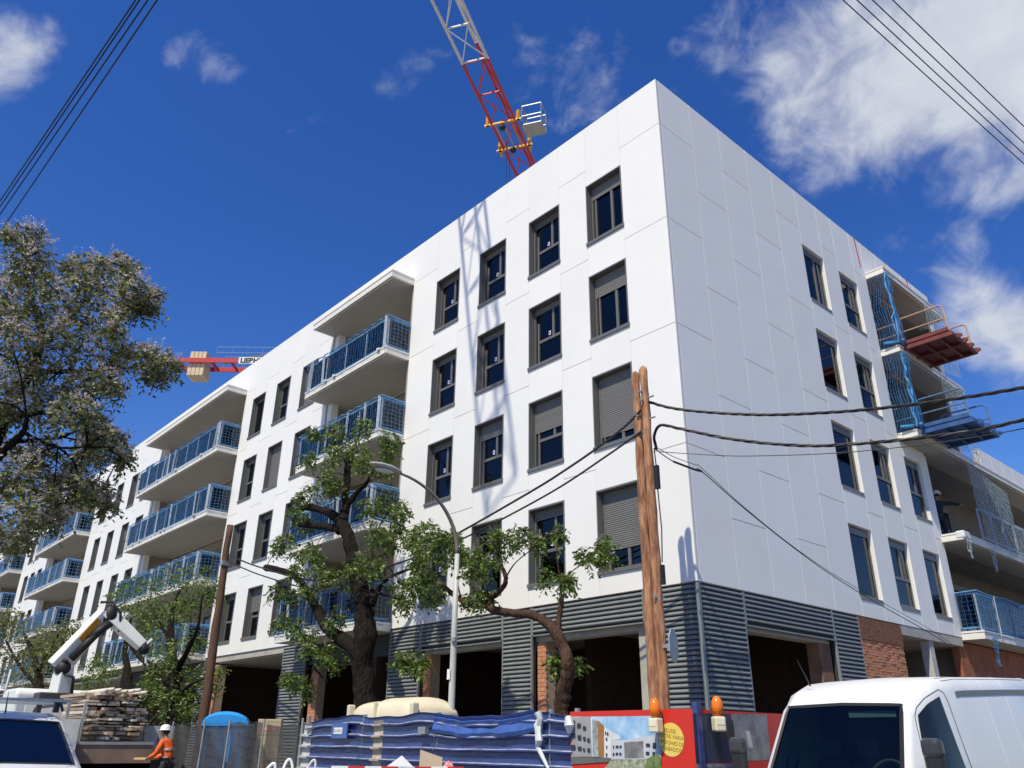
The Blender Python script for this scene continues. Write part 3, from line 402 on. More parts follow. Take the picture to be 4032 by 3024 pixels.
# top band over the right balconies, panels every 1.1 m
y = 11.57
while y < 16.8:
    panel('R', y, min(y+1.09, 17.0), 16.85, ZT, gv=.0105); y += 1.09
for (u0, u1) in LBAL:
    n = max(3, round((u1-u0)/2.3)); 
    for i in range(n): panel('L', u0+(u1-u0)*i/n, u0+(u1-u0)*(i+1)/n, 16.83, ZT)
fixn(corem.build('wall', mat('wall_core', (.74,.74,.735), .8), BLD))
ct = MB().box(-.044, -.004, .0405, .090, ZB, ZT-.013); ct.build('corner_trim', mat('trim_light', (.55,.55,.56), .5), BLD)
cp = MB(); cp.box(-84, -.045, .045, .32, ZT-.03, ZT+.004); cp.box(-.30, -.045, .321, 17.0, ZT-.03, ZT+.004)
split_build(cp, 'parapet_cap', mat('cap_white', (.78,.78,.78), .5), BLD)
MB().box(-84, -.31, .31, 14, 17.6, 17.75).build('roof', conc, BLD)
MB().box(-14, -.31, 14.01, 17, 17.6, 17.75).build('roof', conc, BLD)
fl = MB()
for z in (4.62, 7.62, 10.62, 13.62, 16.62):
    e = 17 if z > 11 else 44
    for (a, b) in [B['u'] for B in LB]: fl.box(a, min(b, -.301), .301, 3.2, z-.27+.16, z+.16)
    fl.box(-83.9, -.301, 3.2, 14, z-.27+.16, z+.16); fl.box(-14, -.301, 14.0, 17 if z > 11 else 44, z-.27+.16, z+.16)
    for (a, b) in LBAL: fl.box(a, b, 1.5, 3.2, z-.27+.16, z+.16)
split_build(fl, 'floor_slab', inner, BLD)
iw = MB()
iw.box(-84, -3.2, 3.6, 3.75, 4.8, 17.6); iw.box(-3.4, -3.2, 3.8, 17, 4.8, 17.6); iw.box(-84, -.3, 13.8, 14, 0, 17.6).box(-14.2, -14, 14, 44, 0, 17.6)
for x in (-3.3, -5.6, -8.0, -11.3, -18.4, -22.0, -41, -44): iw.box(x-.05, x+.05, .31, 3.6, 4.8, 17.6)
for yy in (5.7, 8.9, 11.3): iw.box(-3.2, -.31, yy-.05, yy+.05, 4.8, 17.6)
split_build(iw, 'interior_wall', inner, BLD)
MB().box(-84.3, -84.0, 0, 14, 0, ZT).build('end_wall', white, BLD)
MB().box(-14, 0.0, 17.0, 17.3, 10.9, ZT).build('end_wall', white, BLD)
# recess back and side walls, sliding doors
rw = MB()
for (u0, u1) in LBAL:
    rw.box(u0, u1, 1.5, 1.62, 4.2, 17.5)
    rw.box(u0-.001, u0+.10, .302, 1.5, 4.6, 16.6); rw.box(u1-.10, u1+.001, .302, 1.5, 4.6, 16.6)
    rw.box(u0-.001, u0+.10, .012, .302, 4.6, 16.6); rw.box(u1-.10, u1+.001, .012, .302, 4.6, 16.6)
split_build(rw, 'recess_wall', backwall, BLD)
col = MB()
for (u0, u1) in LBAL: col.box(u0+.10, u0+.42, .02, .30, 4.6, 16.56)
split_build(col, 'recess_column', white, BLD)
def door(F, u0, u1, z0, z1, d):
    mb = MB(); w = u1-u0; h = z1-z0
    for a, b in ((0,.07),(w-.07,w),(w/2-.04,w/2+.04)): fbox(mb, F, u0+a, u0+b, d, d+.07, z0, z1)
    fbox(mb, F, u0+.07, u1-.07, d, d+.069, z0, z0+.08); fbox(mb, F, u0+.07, u1-.07, d, d+.069, z1-.2, z1)
    o = mb.build('balcony_door', frame, BLD)
    p = MB(); fbox(p, F, u0+.05, u1-.05, d+.02, d+.035, z0+.04, z1-.1); p.build('pane', mat_dark, o)
mat_dark = glass('dark_glass', (.12,.13,.15), .06, .25)
for (u0, u1) in LBAL:
    L = u1-u0; k = 1 if L < 7 else 2
    for f in FL:
        for j in range(k):
            a = u0 + .9 + j*L/k; door('L', a, a+1.9, f, f+2.25, -1.5); 
            if L/k > 4.5: door('L', a+2.6, a+3.8, f, f+2.25, -1.5)
# ---- balconies
def net(mb, P, nu, nv, r=.006, sag=.05, jit=.02):
    # P: function (a,b)->point ; a along, b up
    g = [[Vector(P(i/nu, j/nv)) + Vector((random.uniform(-jit,jit), random.uniform(-jit,jit), random.uniform(-jit,jit)-sag*math.sin(math.pi*i/nu*4)**2*(1-j/nv))) for j in range(nv+1)] for i in range(nu+1)]
    def seg(a, b):
        d = (b-a); u = d.orthogonal().normalized()*r; w = d.normalized().cross(u)
        mb.add([a+u, a-u*.5+w*.87, a-u*.5-w*.87, b+u, b-u*.5+w*.87, b-u*.5-w*.87], [(0,1,4,3),(1,2,5,4),(2,0,3,5)])
    for i in range(nu+1):
        for j in range(nv): seg(g[i][j], g[i][j+1])
    for j in range(nv+1):
        for i in range(nu): seg(g[i][j], g[i+1][j])
def cyc(m): return m
postm = mat('railing_post', (.36,.42,.50), .5, metal=.3, var=.15)
tarp = mat('blue_tarp', (.02,.10,.36), .6, var=.25, scale=3, bump=.6, bscale=5)
tarp2 = mat('azure_sheet', (.07,.25,.50), .6, var=.3, scale=3, bump=.6, bscale=5)
strapm = mat('pale_strap', (.62,.66,.68), .6, var=.2)
def balcony(F, u0, u1, zt, dp, rail=True, fine=True, seed=0, th=.25, rails=(True, True, True)):
    rr = random.Random(seed)
    mb = MB(); fbox(mb, F, u0, u1, -1.5, dp, zt-th, zt-.055)
    fbox(mb, F, u0-.015, u1+.015, .012, dp+.02, zt-.055, zt)
    if F == 'L': fbox(mb, F, u0, u1, -1.5, .011, zt-.054, zt-.001)
    root = mb.build('balcony', cream, BLD)
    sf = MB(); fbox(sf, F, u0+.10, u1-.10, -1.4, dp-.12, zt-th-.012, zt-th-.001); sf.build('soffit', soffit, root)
    dr = MB(); fbox(dr, F, u0+.05, u1-.05, dp-.045, dp-.03, zt-th-.014, zt-th-.0005); dr.build('drip_groove', frame, root)
    if not rail: return root
    z0, z1 = zt, zt+1.10; e = dp-.07
    path = [(u0+.06, .02), (u0+.06, e), (u1-.06, e), (u1-.06, .02)]
    tr = MB()
    for (a, b) in zip(path, path[1:]):
        tr.bar(fpt(F, *a, z1), fpt(F, *b, z1), .05, .05); tr.bar(fpt(F, *a, z0+.09), fpt(F, *b, z0+.09), .04, .04)
    tr.build('handrail', netm, root)
    n = max(3, round((u1-u0)/1.45)); pm = MB()
    for i in range(n+1):
        u = u0+.06+(u1-u0-.12)*i/n; q = MB(); q.bar(fpt(F, u, e, z0-.12), fpt(F, u, e, z1-.02), .05, .05); q.bar(fpt(F, u, e+.05, z0-.2), fpt(F, u, e+.05, z0+.03), .05, .02)
        q.build('railing_post', postm, root)
    for i in range(n):
        a = u0+.06+(u1-u0-.12)*i/n+.04; b = u0+.06+(u1-u0-.12)*(i+1)/n-.04
        q = MB(); fbox(q, F, a, b, e-.006, e+.006, z0+.13, z1-.05); q.build('glass_panel', railglass, root)
        if rr.random() < .62:
            c = MB(); aa = a+rr.uniform(0,.5); fbox(c, F, aa, min(b, aa+rr.uniform(.3,.6)), e-.06, e-.05, z0+rr.uniform(.05,.3), z1-.06); c.build('blue_sheet', rr.choice((tarp, tarp2, tarp2, strapm)), root)
    for u in (u0+.06, u1-.06):
        q = MB(); fbox(q, F, u-.006, u+.006, .06, e-.05, z0+.13, z1-.05); q.build('glass_panel', railglass, root)
    nm = MB(); f = 7 if fine else 5
    net(nm, lambda a, b: fpt(F, u0+(u1-u0)*a, dp+.03+.03*math.sin(a*21+seed), z0-.06+1.2*b), int((u1-u0)*f), 9 if fine else 6, r=.0038 if fine else .007)
    for u in (u0, u1): net(nm, lambda a, b: fpt(F, u, .05+(dp-.02)*a, z0-.06+1.2*b), int(dp*f), 9 if fine else 6, r=.0045 if fine else .008)
    nm.build('safety_net', netm, root)
    rp = MB(); pts = [fpt(F, u0+(u1-u0)*i/40, dp+.03, z1+.05+.03*math.sin(i*1.7+seed)) for i in range(41)]
    rp.tube([fpt(F, u0, .05, z1+.05)]+pts+[fpt(F, u1, .05, z1+.05)], .022 if fine else .03, 5); rp.build('net_rope', netm, root)
    sm = MB()
    for k in range(max(2, int((u1-u0)/1.8))):
        u = rr.uniform(u0+.2, u1-.2); sm.bar(fpt(F, u, dp+.06, z0-.1), fpt(F, u+rr.uniform(-.12,.12), dp+.06, z1+.03), rr.uniform(.03,.09), .01)
        u = rr.uniform(u0+.2, u1-.2); q = fpt(F, u, dp+.03, z0-.02); sm.box(q[0]-.08, q[0]+.08, q[1]-.05, q[1]+.05, q[2]-.03, q[2]+.05)
    sm.bar(fpt(F, u1-.06, dp+.05, z0-.05), fpt(F, u1-.06, dp+.05, z1+.05), .10, .012)
    sm.build('net_strap', strapm, root)
    return root
for bi, (u0, u1) in enumerate(LBAL):
    for fi, z in enumerate(FL): balcony('L', u0, u1, z, .95, True, bi < 2, seed=bi*7+fi)
    balcony('L', u0, u1, 16.83, .95, False, th=.27)
# right side: upper canopy and two balconies with tall nets, lower loggia balconies, lower terrace
balcony('R', 11.57, 16.7, 16.87, .62, False, th=.25)
for z in (13.80, 10.80): balcony('R', 11.57, 16.9 if z > 11 else 44, z, .63, False, th=.22)
balcony('R', 13.42, 44, 4.80, .65, True, True, seed=40)
b2 = balcony('R', 13.42, 44, 7.80, .65, False, th=.24)
# back wall of the right recesses
rb = MB(); rb.box(-1.7, -1.6, 11.57, 17, 10.8, 16.6); rb.box(-1.7, -1.6, 13.42, 44, 4.62, 10.6)
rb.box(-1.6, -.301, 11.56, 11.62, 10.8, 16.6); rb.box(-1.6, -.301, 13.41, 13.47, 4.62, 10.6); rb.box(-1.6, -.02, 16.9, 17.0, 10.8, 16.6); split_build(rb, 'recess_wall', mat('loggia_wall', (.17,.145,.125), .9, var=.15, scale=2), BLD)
for (a, b, z) in ((14.2,15.6,7.8),(14.9,16.4,4.8),(17.2,19.0,7.8),(17.5,19.5,4.8),(12.3,13.5,10.8),(14.6,16.0,10.8),(12.6,14.2,13.8)): door('R', a, b, z, z+2.2, -1.6)
# terrace parapet of the lower wing
y = 16.95
while y < 40: panel('R', y, y+1.1, 10.80, 11.45, gv=.0105, c=False).location.x = .62; y += 1.1
MB().box(.40, .575, 16.95, 40.4, 10.801, 11.44).build('terrace_parapet', core, BLD)
pn = MB(); pn.box(-.26, -.02, 13.42, 13.6, 4.9, 10.5); pn.build('recess_reveal', white, BLD)
# net tubes and tall nets over the two upper right balconies
netaz = mat('net_azure', (.05,.24,.52), .7, var=.35, scale=3)
def tallnet(name, z0, z1, seed):
    random.seed(seed); mb = MB()
    net(mb, lambda a, b: (.05+.62*a+.06*math.sin(b*9), 11.50+.03*math.sin(a*7), z0+(z1-z0)*b), 7, int((z1-z0)*7), .007, 0, .014)
    net(mb, lambda a, b: (.70+.05*math.sin(b*7), 11.50+.55*a*(1-.45*math.sin(math.pi*b)), z0+(z1-z0)*b), 6, int((z1-z0)*7), .007, 0, .016)
    mb.build(name, netaz, BLD)
    mb = MB(); net(mb, lambda a, b: (.68, 14.6+2.2*a, z0+(z1-z0)*b+.3*a), 18, int((z1-z0)*7), .006, 0, .014); mb.build(name, netp, BLD)
    mb = MB()
    for k in range(3): mb.tube([(.66+random.uniform(-.04,.06), 11.47+.05*k+random.uniform(-.05,.05), z0+(z1-z0)*i/12) for i in range(13)], [.022+random.uniform(-.01,.016) for i in range(13)], 5)
    mb.tube([(.2, 11.45, z0+.1), (.5, 11.5, z0+.05), (.75, 11.7, z0+.12), (.72, 12.2, z0+.02)], .05, 6)
    mb.build('gathered_net', netaz, BLD)
tallnet('safety_net', 13.85, 16.55, 3); tallnet('safety_net', 10.85, 13.45, 4)
random.seed(21)
mb = MB(); net(mb, lambda a, b: (.70, 15.2+3.4*a, 8.95+1.5*b-.35*a*b), 28, 14, .007, 0, .014)
net(mb, lambda a, b: (.72, 15.4+6*a, 7.75+1.15*b), 40, 10, .007, .1, .014); mb.build('safety_net', netp, BLD)
for k in range(6):
    q = MB().bar((.60, 15.4+k*1.1, 7.7), (.60, 15.4+k*1.1, 8.92), .06, .06); q.build('railing_post', postm, b2)
MB().bar((.60, 15.4, 8.93), (.60, 21, 8.93), .06, .06).bar((.60, 15.4, 7.95), (.60, 21, 7.95), .05, .05).build('handrail', postm, b2)
# torn net tails hanging under the right slabs
for (yy, zz, ln) in ((13.6, 7.62, .62), (15.6, 7.6, .75), (13.9, 4.62, .8)):
    mb = MB(); net(mb, lambda a, b: (.70+.02*b, yy+(.08+.28*b)*(a-.2), zz-ln*(1-b)), 5, 8, .006, 0, .05); mb.build('torn_net', netaz if zz < 7 else netp, BLD)
mb = MB(); mb.box(.45, .72, 13.40, 13.95, 7.60, 7.84); bevel(mb.build('mortar_lump', strapm, BLD), .04)
# red survey strips on the parapet
for yy in (11.15, 15.35):
    MB().bar((.012, yy, 18.25), (.012, yy+.12, 17.0 if yy < 12 else 17.75), .05, .012, (1,0,0)).build('red_strap', red, BLD)
# ---- loading platforms
def platform(label, mcol, mrail, z):
    t = thing('loading_platform', label, 'platform', (0, 0, 0), 0, 'loading platforms on the right balconies')
    mb = MB(); mb.box(-1.2, 2.15, 11.93, 13.95, z+.02, z+.10)
    mb.build('deck', mcol, t)
    fr = MB()
    for yy in (11.93, 13.95): fr.box(-1.2, 2.2, yy-.05, yy+.05, z-.10, z+.019)
    for xx in (.75, 1.25, 1.75, 2.15): fr.box(xx-.04, xx+.04, 11.98, 13.90, z-.09, z+.018)
    fr.box(-1.2, 2.2, 12.9, 13.0, z-.089, z+.017)
    for yy in (12.3, 12.8, 13.3, 13.85): fr.add([(2.19,yy-.03,z-.1),(2.19,yy+.03,z-.1),(2.34,yy+.03,z-.06),(2.34,yy-.03,z-.06),(2.19,yy-.03,z+.09),(2.19,yy+.03,z+.09),(2.34,yy+.03,z+.02),(2.34,yy-.03,z+.02)],[(0,1,2,3),(4,7,6,5),(0,4,5,1),(1,5,6,2),(2,6,7,3),(3,7,4,0)])
    fr.build('frame', mcol, t)
    rl = MB()
    for yy in (11.96, 13.92):
        rl.tube([(.62, yy, z+.1), (.62, yy, z+1.0), (.72, yy, z+1.08), (1.95, yy, z+1.08), (2.05, yy, z+1.0), (2.1, yy, z+.1)], .028, 6)
        rl.tube([(.62, yy, z+.58), (2.06, yy, z+.58)], .024, 6)
    rl.tube([(-.2, 11.96, z+.1), (-.2, 11.96, z+.98), (.6, 11.96, z+.98)], .026, 6); rl.tube([(-.2, 11.96, z+.56), (.6, 11.96, z+.56)], .022, 6)
    rl.build('guard_rail', mrail, t)
    kb = MB().box(.62, 2.1, 11.90, 11.925, z+.1, z+.22); kb.build('toe_board', mcol, t)
    return t
platform('red steel loading platform jutting from the top right balcony', mat('platform_red', (.16,.032,.03), .6, var=.35, scale=5), mat('rail_rust', (.50,.30,.20), .6, var=.2), 13.80)
platform('blue steel loading platform on the balcony below the red one', mat('platform_blue', (.03,.09,.26), .5, var=.3, scale=5), mat('rail_blue', (.10,.17,.32), .5, var=.2), 10.80)
# props inside the upper right balconies
for (x, yy, z) in ((-.2, 13.3, 13.8), (-.3, 13.2, 10.8)):
    t = thing('steel_prop', 'green telescopic steel prop holding the ceiling of the %s right balcony' % ('top' if z > 13 else 'middle'), 'prop')
    MB().lathe((x, yy, z), [(.07,0),(.07,.01),(.03,.011),(.03,1.5)], 8).build('outer_tube', mat('prop_green', (.12,.22,.16), .5), t); MB().lathe((x, yy, z+1.5), [(.022,0),(.022,1.1)], 8).build('inner_tube', galv, t)
    MB().box(x-.1, x+.1, yy-.6, yy+.6, z+2.45, z+2.56).build('head_beam', mat('beam_wood', (.35,.22,.1), .8), t)
# ---- ground floor: louvres, openings, brick
lc = {}
def slat(F, w):
    k = (F, round(w, 3))
    if k not in lc:
        mb = MB(); pr = [(0,0),(.046,.012),(.054,.026),(.050,.040),(.006,.086),(0,.086)]
        mb.prism([fpt(F, 0, a, b) for a, b in pr], fpt(F, w, 0, 0)); lc[k] = mb.mesh('slat', louv, True)
        fx = bpy.data.objects.new('tmp', lc[k]); fixn(fx); bpy.data.objects.remove(fx)
        lc[k].polygons.foreach_set('use_smooth', [False]*len(lc[k].polygons))
    return lc[k]
low = {'L': MB(), 'R': MB()}; lback = MB(); lfr = MB()
def louvre(F, u0, u1, z0, z1, d=-.02):
    fbox(lback, F, u0, u1, -.16, -.06+d, z0, z1); n = int((z1-z0)/.1)
    for i in range(n):
        z = z1-.1*(i+1)
        if z > 1.75: link('slat', slat(F, u1-u0-.04), BLD, fpt(F, u0+.02, d-.035, z))
        else:
            pr = [(0,0),(.046,.012),(.054,.026),(.050,.040),(.006,.086),(0,.086)]
            low[F].prism([fpt(F, u0+.02, d-.035+a, z+b) for a, b in pr], fpt(F, u1-u0-.04, 0, 0))
    for u in (u0, u1): fbox(lfr, F, u-.018, u+.018, d-.05, d+.012, z0, z1)
    fbox(lfr, F, u0+.018, u1-.018, d-.052, d+.010, z0-.03, z0)
ZL = 4.60
louvre('L', -1.42, -.01, .2, ZL); louvre('L', -4.93, -1.46, 3.95, ZL); louvre('L', -6.02, -4.97, .2, ZL)
louvre('L', -9.55, -6.06, 3.92, ZL); louvre('L', -11.10, -9.59, .2, ZL)
louvre('L', -16.2, -11.14, 3.9, 4.52, -.9); louvre('L', -17.85, -16.24, .2, ZL)
louvre('L', -25.2, -23.8, .2, ZL); louvre('L', -35.6, -25.3, 3.9, 4.52, -.9)
louvre('R', .02, 1.62, .2, ZL); louvre('R', 1.66, 5.43, 3.92, ZL); louvre('R', 5.47, 6.76, .2, ZL)
o = low['L'].build('low_slats', louv, BLD); tag(o, kind='stuff'); o = low['R'].build('low_slats', louv, BLD); tag(o, kind='stuff')
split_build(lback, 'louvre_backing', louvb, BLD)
split_build(lfr, 'louvre_frame', louv, BLD)
MB().box(-.02, .014, -.014, .02, .2, ZL).build('corner_post', louv, BLD)
# ceiling of the ground floor, side walls inside openings, brick piers, dark back rooms
gc = MB().box(-84, -.17, .17, 13.7, 4.35, 4.349+.1).box(-14, -.17, 13.71, 44, 4.35, 4.449); split_build(gc, 'ground_ceiling', soffit, BLD)
bm_ = MB(); bm_.box(-9.55, -1.42, .17, .5, 3.80, 4.34); bm_.box(-.5, -.17, 1.62, 5.43, 3.82, 4.34); bm_.box(-23.8, -17.9, .05, .45, 4.40, 4.615); split_build(bm_, 'lintel_beam', conc, BLD)
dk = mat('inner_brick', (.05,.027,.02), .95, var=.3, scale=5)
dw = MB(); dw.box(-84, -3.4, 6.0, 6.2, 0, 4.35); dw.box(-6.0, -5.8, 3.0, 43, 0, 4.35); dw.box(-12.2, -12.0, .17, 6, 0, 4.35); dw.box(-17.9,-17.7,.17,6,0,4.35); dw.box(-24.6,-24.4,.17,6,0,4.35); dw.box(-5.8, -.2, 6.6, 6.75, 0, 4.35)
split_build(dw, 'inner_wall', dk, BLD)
brm = {}
def brick(w, h, d):
    k = (w, h, d)
    if k not in brm:
        brm[k] = MB().box(0, w, 0, d, 0, h).mesh('brick', brickm)
    return brm[k]
def brickpier(x0, x1, y0, y1, z0, z1, zobj):
    # running bond seen on the face y0 (left facade) ; one root part with brick sub-parts
    root = MB().box(x0+.012, x1-.012, y0+.012, y1, 0, z1).build('brick_pier', mortar, BLD)
    z = zobj; r = 0
    while z+.09 < z1:
        x = x0 - (0 if r % 2 == 0 else .12)
        while x < x1-.03:
            a = max(x, x0); b = min(x+.235, x1)
            if b-a > .04: link('brick', brick(round(b-a, 3), .088, .06), root, (a, y0+random.uniform(-.004,.003), z))
            x += .245
        z += .098; r += 1
brickpier(-4.90, -4.62, .16, .5, 0, 3.8, 1.9); brickpier(-9.54, -9.22, .16, .5, 0, 3.8, 1.9); brickpier(-24.0, -23.4, .02, .4, 0, 4.3, 1.9)
brickpier(-16.2, -15.7, .30, .6, 0, 3.85, 1.9)
MB().box(-1.75, -1.46, .17, .5, 0, 3.8).build('concrete_column', conc, BLD)
MB().box(-.5, -.17, 4.9, 5.42, 0, 3.82).build('concrete_column', mat('render_brown', (.20,.11,.07), .9, var=.3, scale=4), BLD)
# right side brick walls
root = MB().box(-.28, -.035, 6.80, 9.17, 0, 4.60).build('brick_wall', mat('rough_mortar', (.50,.28,.18), .95, var=.2, scale=5, bump=.8, bscale=12), BLD)
z = 2.75; r = 0
while z < 4.02:
    yy = 6.80 - (0 if r % 2 == 0 else .125)
    while yy < 9.15:
        a = max(yy, 6.81); b = min(yy+.238, 9.16)
        if b-a > .05:
            k = ('r', round(b-a, 3))
            if k not in brm: brm[k] = MB().box(-.03, 0, 0, b-a, 0, .062).mesh('brick', brickm)
            link('brick', brm[k], root, (-.012+random.uniform(-.012,.008), a, z+random.uniform(-.003,.003)))
        yy += .25
    z += .072; r += 1
MB().box(-.034, .004, 6.80, 9.17, 4.05, 4.59).build('mortar_band', mat('dark_mortar', (.20,.085,.05), .95, var=.3, scale=6, bump=.6, bscale=15), BLD)
cb = MB().box(-.6, -.01, 9.17, 13.4, 4.36, 4.615); cb.build('lintel_beam', conc, BLD)
MB().box(-.3, -.05, 11.0, 11.28, 0, 4.36).build('concrete_column', mat('column_grey', (.45,.45,.45), .85, var=.2, scale=4), BLD)
fb = mat('far_brick', (.30,.10,.05), .92, var=.35, scale=5, bump=.5, bscale=20)
split_build(MB().box(-.3, -.08, 13.2, 44, 0, 4.5).box(-2.2, -2.0, 9.2, 13.2, 0, 4.36), 'brick_wall', fb, BLD)
bb = MB().bar((.02, 8.9, 2.95), (.02, 13.3, 3.05), .10, .14); bb.build('scaffold_beam', mat('beam_brown', (.12,.05,.035), .8, var=.3), BLD)
# ================================================================== CRANES
def lattice(mb, A, B, n, w, h, r, rd, flip=False):
    """triangular jib: two bottom chords, one top chord; A,B axis points (bottom centre)"""
    A = Vector(A); B = Vector(B); d = (B-A).normalized(); s = d.cross(Vector((0,0,1))).normalized()*(w/2); t = Vector((0,0,h))
    P = [A.lerp(B, i/n) for i in range(n+1)]
    for q in (s, -s): mb.bar(A+q, B+q, r*2, r*2)
    mb.bar(A+t, B+t, r*2, r*2)
    for i in range(n+1): mb.bar(P[i]+s, P[i]-s, rd*2.2, rd*2.2)
    for i in range(n):
        mb.bar(P[i]+s, P[i+1]-s, rd*1.5) if i % 2 else mb.bar(P[i]-s, P[i+1]+s, rd*1.5)
        mid = (P[i]+P[i+1])/2 + t
        for q in (s, -s): mb.bar(P[i]+q, mid, rd*1.6); mb.bar(P[i+1]+q, mid, rd*1.6)
def mast(mb, x, y, z0, z1, w, r, step=2.4):
    c = [(x-w/2,y-w/2),(x+w/2,y-w/2),(x+w/2,y+w/2),(x-w/2,y+w/2)]
    for a in c: mb.bar((*a, z0), (*a, z1), r*2)
    z = z0; k = 0
    while z < z1-.1:
        e = min(z+step, z1)
        for i in range(4):
            a, b = c[i], c[(i+1) % 4]; mb.bar((*a, e), (*b, e), r); mb.bar((*a, z if k % 2 else e), (*b, e if k % 2 else z), r)
        z = e; k += 1
jd = Vector((.586, -1, 0)).normalized()
J0 = Vector((-27.42, 30.0, 29.3)); 
cr = thing('tower_crane', 'red and white tower crane whose lattice jib reaches over the roof', 'crane', (0,0,0), 0, 'tower cranes')
LJ = Vector((0,0,0))
def jp(y): return J0 + jd*((30.0-y)/abs(jd.y))
mb = MB(); mast(mb, J0.x, J0.y, 0, 29, 1.6, .07); mb.build('mast', red, cr)
def jibsec(y0, y1, m, n): mb = MB(); lattice(mb, jp(y0), jp(y1), n, 1.17, 1.15, .055, .028); return mb.build('jib_section', m, cr)
jibsec(28.5, 13, red, 10); jibsec(12.95, 2.55, red, 6); jibsec(2.5, -6.0, cwhite, 5); jibsec(-6.05, -14.4, cwhite, 5)
mb = MB(); lattice(mb, J0-jd*1.0, J0-jd*13, 6, 1.4, .9, .06, .03); mb.build('counter_jib', red, cr)
bx = MB(); q = J0-jd*12.0; bx.box(q.x-1, q.x+1, q.y-1, q.y+1, 27.6, 29.6); bx.build('counterweight', ballast, cr)
cb_ = MB(); cb_.box(J0.x-.9, J0.x+.9, J0.y-.9, J0.y+.9, 29.3, 31.0); cb_.build('slewing_head', cwhite, cr)
sv = jd.cross(Vector((0,0,1))).normalized()
# trolley with maintenance basket
T = jp(6.75); mb = MB(); zd = Vector((0,0,-.10))
for k in (-.95, .95):
    a = T+jd*k+zd; mb.bar(a-sv*.95, a+sv*.95, .10, .10)
    for e in (-1, 1): mb.bar(a+sv*.78*e+Vector((0,0,-.05)), a+sv*.78*e+Vector((0,0,.55)), .12, .16)
for e in (-.42, .0, .42): mb.bar(T-jd*.95+sv*e+zd, T+jd*.95+sv*e+zd, .05)
for e in (-.78, .78): mb.bar(T-jd*1.3+sv*e+zd+Vector((0,0,-.1)), T-jd*.8+sv*e+zd+Vector((0,0,.2)), .12)
mb.build('trolley', cyel, cr)
mb = MB()
for k in (-.95, .95): mb.sphere(T+jd*k*.9+sv*.05+Vector((0,0,-.32)), .17, 8, 6)
mb.build('hoist_block', black, cr)
bk = MB(); c0 = T + (-sv if (-sv).dot(rt) > 0 else sv)*1.35 + jd*.15; ax = jd; bx_ = (-sv if (-sv).dot(rt) > 0 else sv)
K = {}
for i, a in ((0,-.45),(1,.45)):
    for j, b in ((0,-.5),(1,.5)): K[i, j] = c0+ax*a+bx_*b
for v in K.values(): bk.bar(v+Vector((0,0,-.2)), v+Vector((0,0,1.0)), .045)
for a, b in (((0,0),(0,1)),((0,1),(1,1)),((1,1),(1,0)),((1,0),(0,0))):
    for z in (-.2, .35, .98): bk.bar(K[a]+Vector((0,0,z)), K[b]+Vector((0,0,z)), .04)
bk.prism([K[0,0]+Vector((0,0,-.22)), K[0,1]+Vector((0,0,-.22)), K[1,1]+Vector((0,0,-.22)), K[1,0]+Vector((0,0,-.22))], (0,0,.025))
bk.build('maintenance_basket', galv, cr)
mb = MB()
for k in (-.2, .3): mb.tube([T+jd*k+Vector((0,0,-.3)), T+jd*k+Vector((0,0,-10))], .012, 4)
mb.build('hoist_rope', cablem, cr)
# far crane: counter-jib with ballast blocks and lettering
c2 = thing('tower_crane', 'distant tower crane showing its red counter-jib and pale ballast blocks', 'crane', (0,0,0), 0, 'tower cranes')
D2 = Vector((.664, .748, 0)); N2 = Vector((.748, -.664, 0)); O2 = Vector((-57.5, 6.7, 31.75))
def q2(a, n, z): return O2 + D2*a + N2*n + Vector((0,0,z))
mb = MB()
for n in (.95, -.95): mb.bar(q2(0, n, 0), q2(5.4, n, 0), .12, .42)
mb.bar(q2(.06, -.9, 0), q2(.06, .9, 0), .12, .3); mb.bar(q2(3.0, -.9, -.05), q2(3.0, .9, -.05), .12, .3); mb.bar(q2(4.7, -.9, -.05), q2(4.7, .9, -.05), .12, .25)
mb.build('counter_jib', red, c2)
mb = MB()
for n in (.95, -.95): mb.bar(q2(5.42, n, 0), q2(20, n, 0), .12, .40)
for a in (5.6, 8, 11, 14, 17): mb.bar(q2(a, -.9, -.1), q2(a, .9, -.1), .1, .15)
mb.build('counter_jib_frame', cwhite, c2)
for k in range(4):
    mb = MB(); a = 1.0+k*.36
    poly = [q2(a, -.78, -1.35), q2(a, .78, -1.35), q2(a, .78, -.98), q2(a, .70, .55), q2(a, .70, .98), q2(a, -.70, .98), q2(a, -.70, .55), q2(a, -.78, -.98)]
    mb.prism(poly, D2*.33); bevel(fixn(mb.build('ballast_block', ballast, c2)), .03)
mb = MB()
for n in (1.0, -1.0):
    for z in (.75, 1.3): mb.tube([q2(3.4, n, z), q2(18, n, z)], .022, 4)
    for a in np.arange(3.4, 18, 1.35): mb.tube([q2(a, n, .2), q2(a, n, 1.3)], .02, 4)
mb.build('guard_rail', galv, c2)
mb = MB(); mb.tube([q2(3.6, .3, .3), q2(19, .3, 2.6)], .07, 6); mb.tube([q2(3.6, -.3, .3), q2(19, -.3, 2.6)], .07, 6); mb.build('tie_bar', mat('tie_grey', (.12,.14,.16), .5), c2)
mb = MB(); e = q2(21, 0, 0); mast(mb, e.x, e.y, 0, 31.5, 1.7, .08); mb.build('mast', red, c2)
mb = MB(); lattice(mb, q2(21.5, 0, 0), q2(52, 0, 0), 14, 1.2, 1.2, .06, .03); mb.build('jib_section', red, c2)
mb = MB(); mb.bar(q2(5.46, 1.025, 0), q2(10.2, 1.025, 0), .02, .62); mb.build('name_board', mat('board_white', (.75,.75,.74), .5), c2)
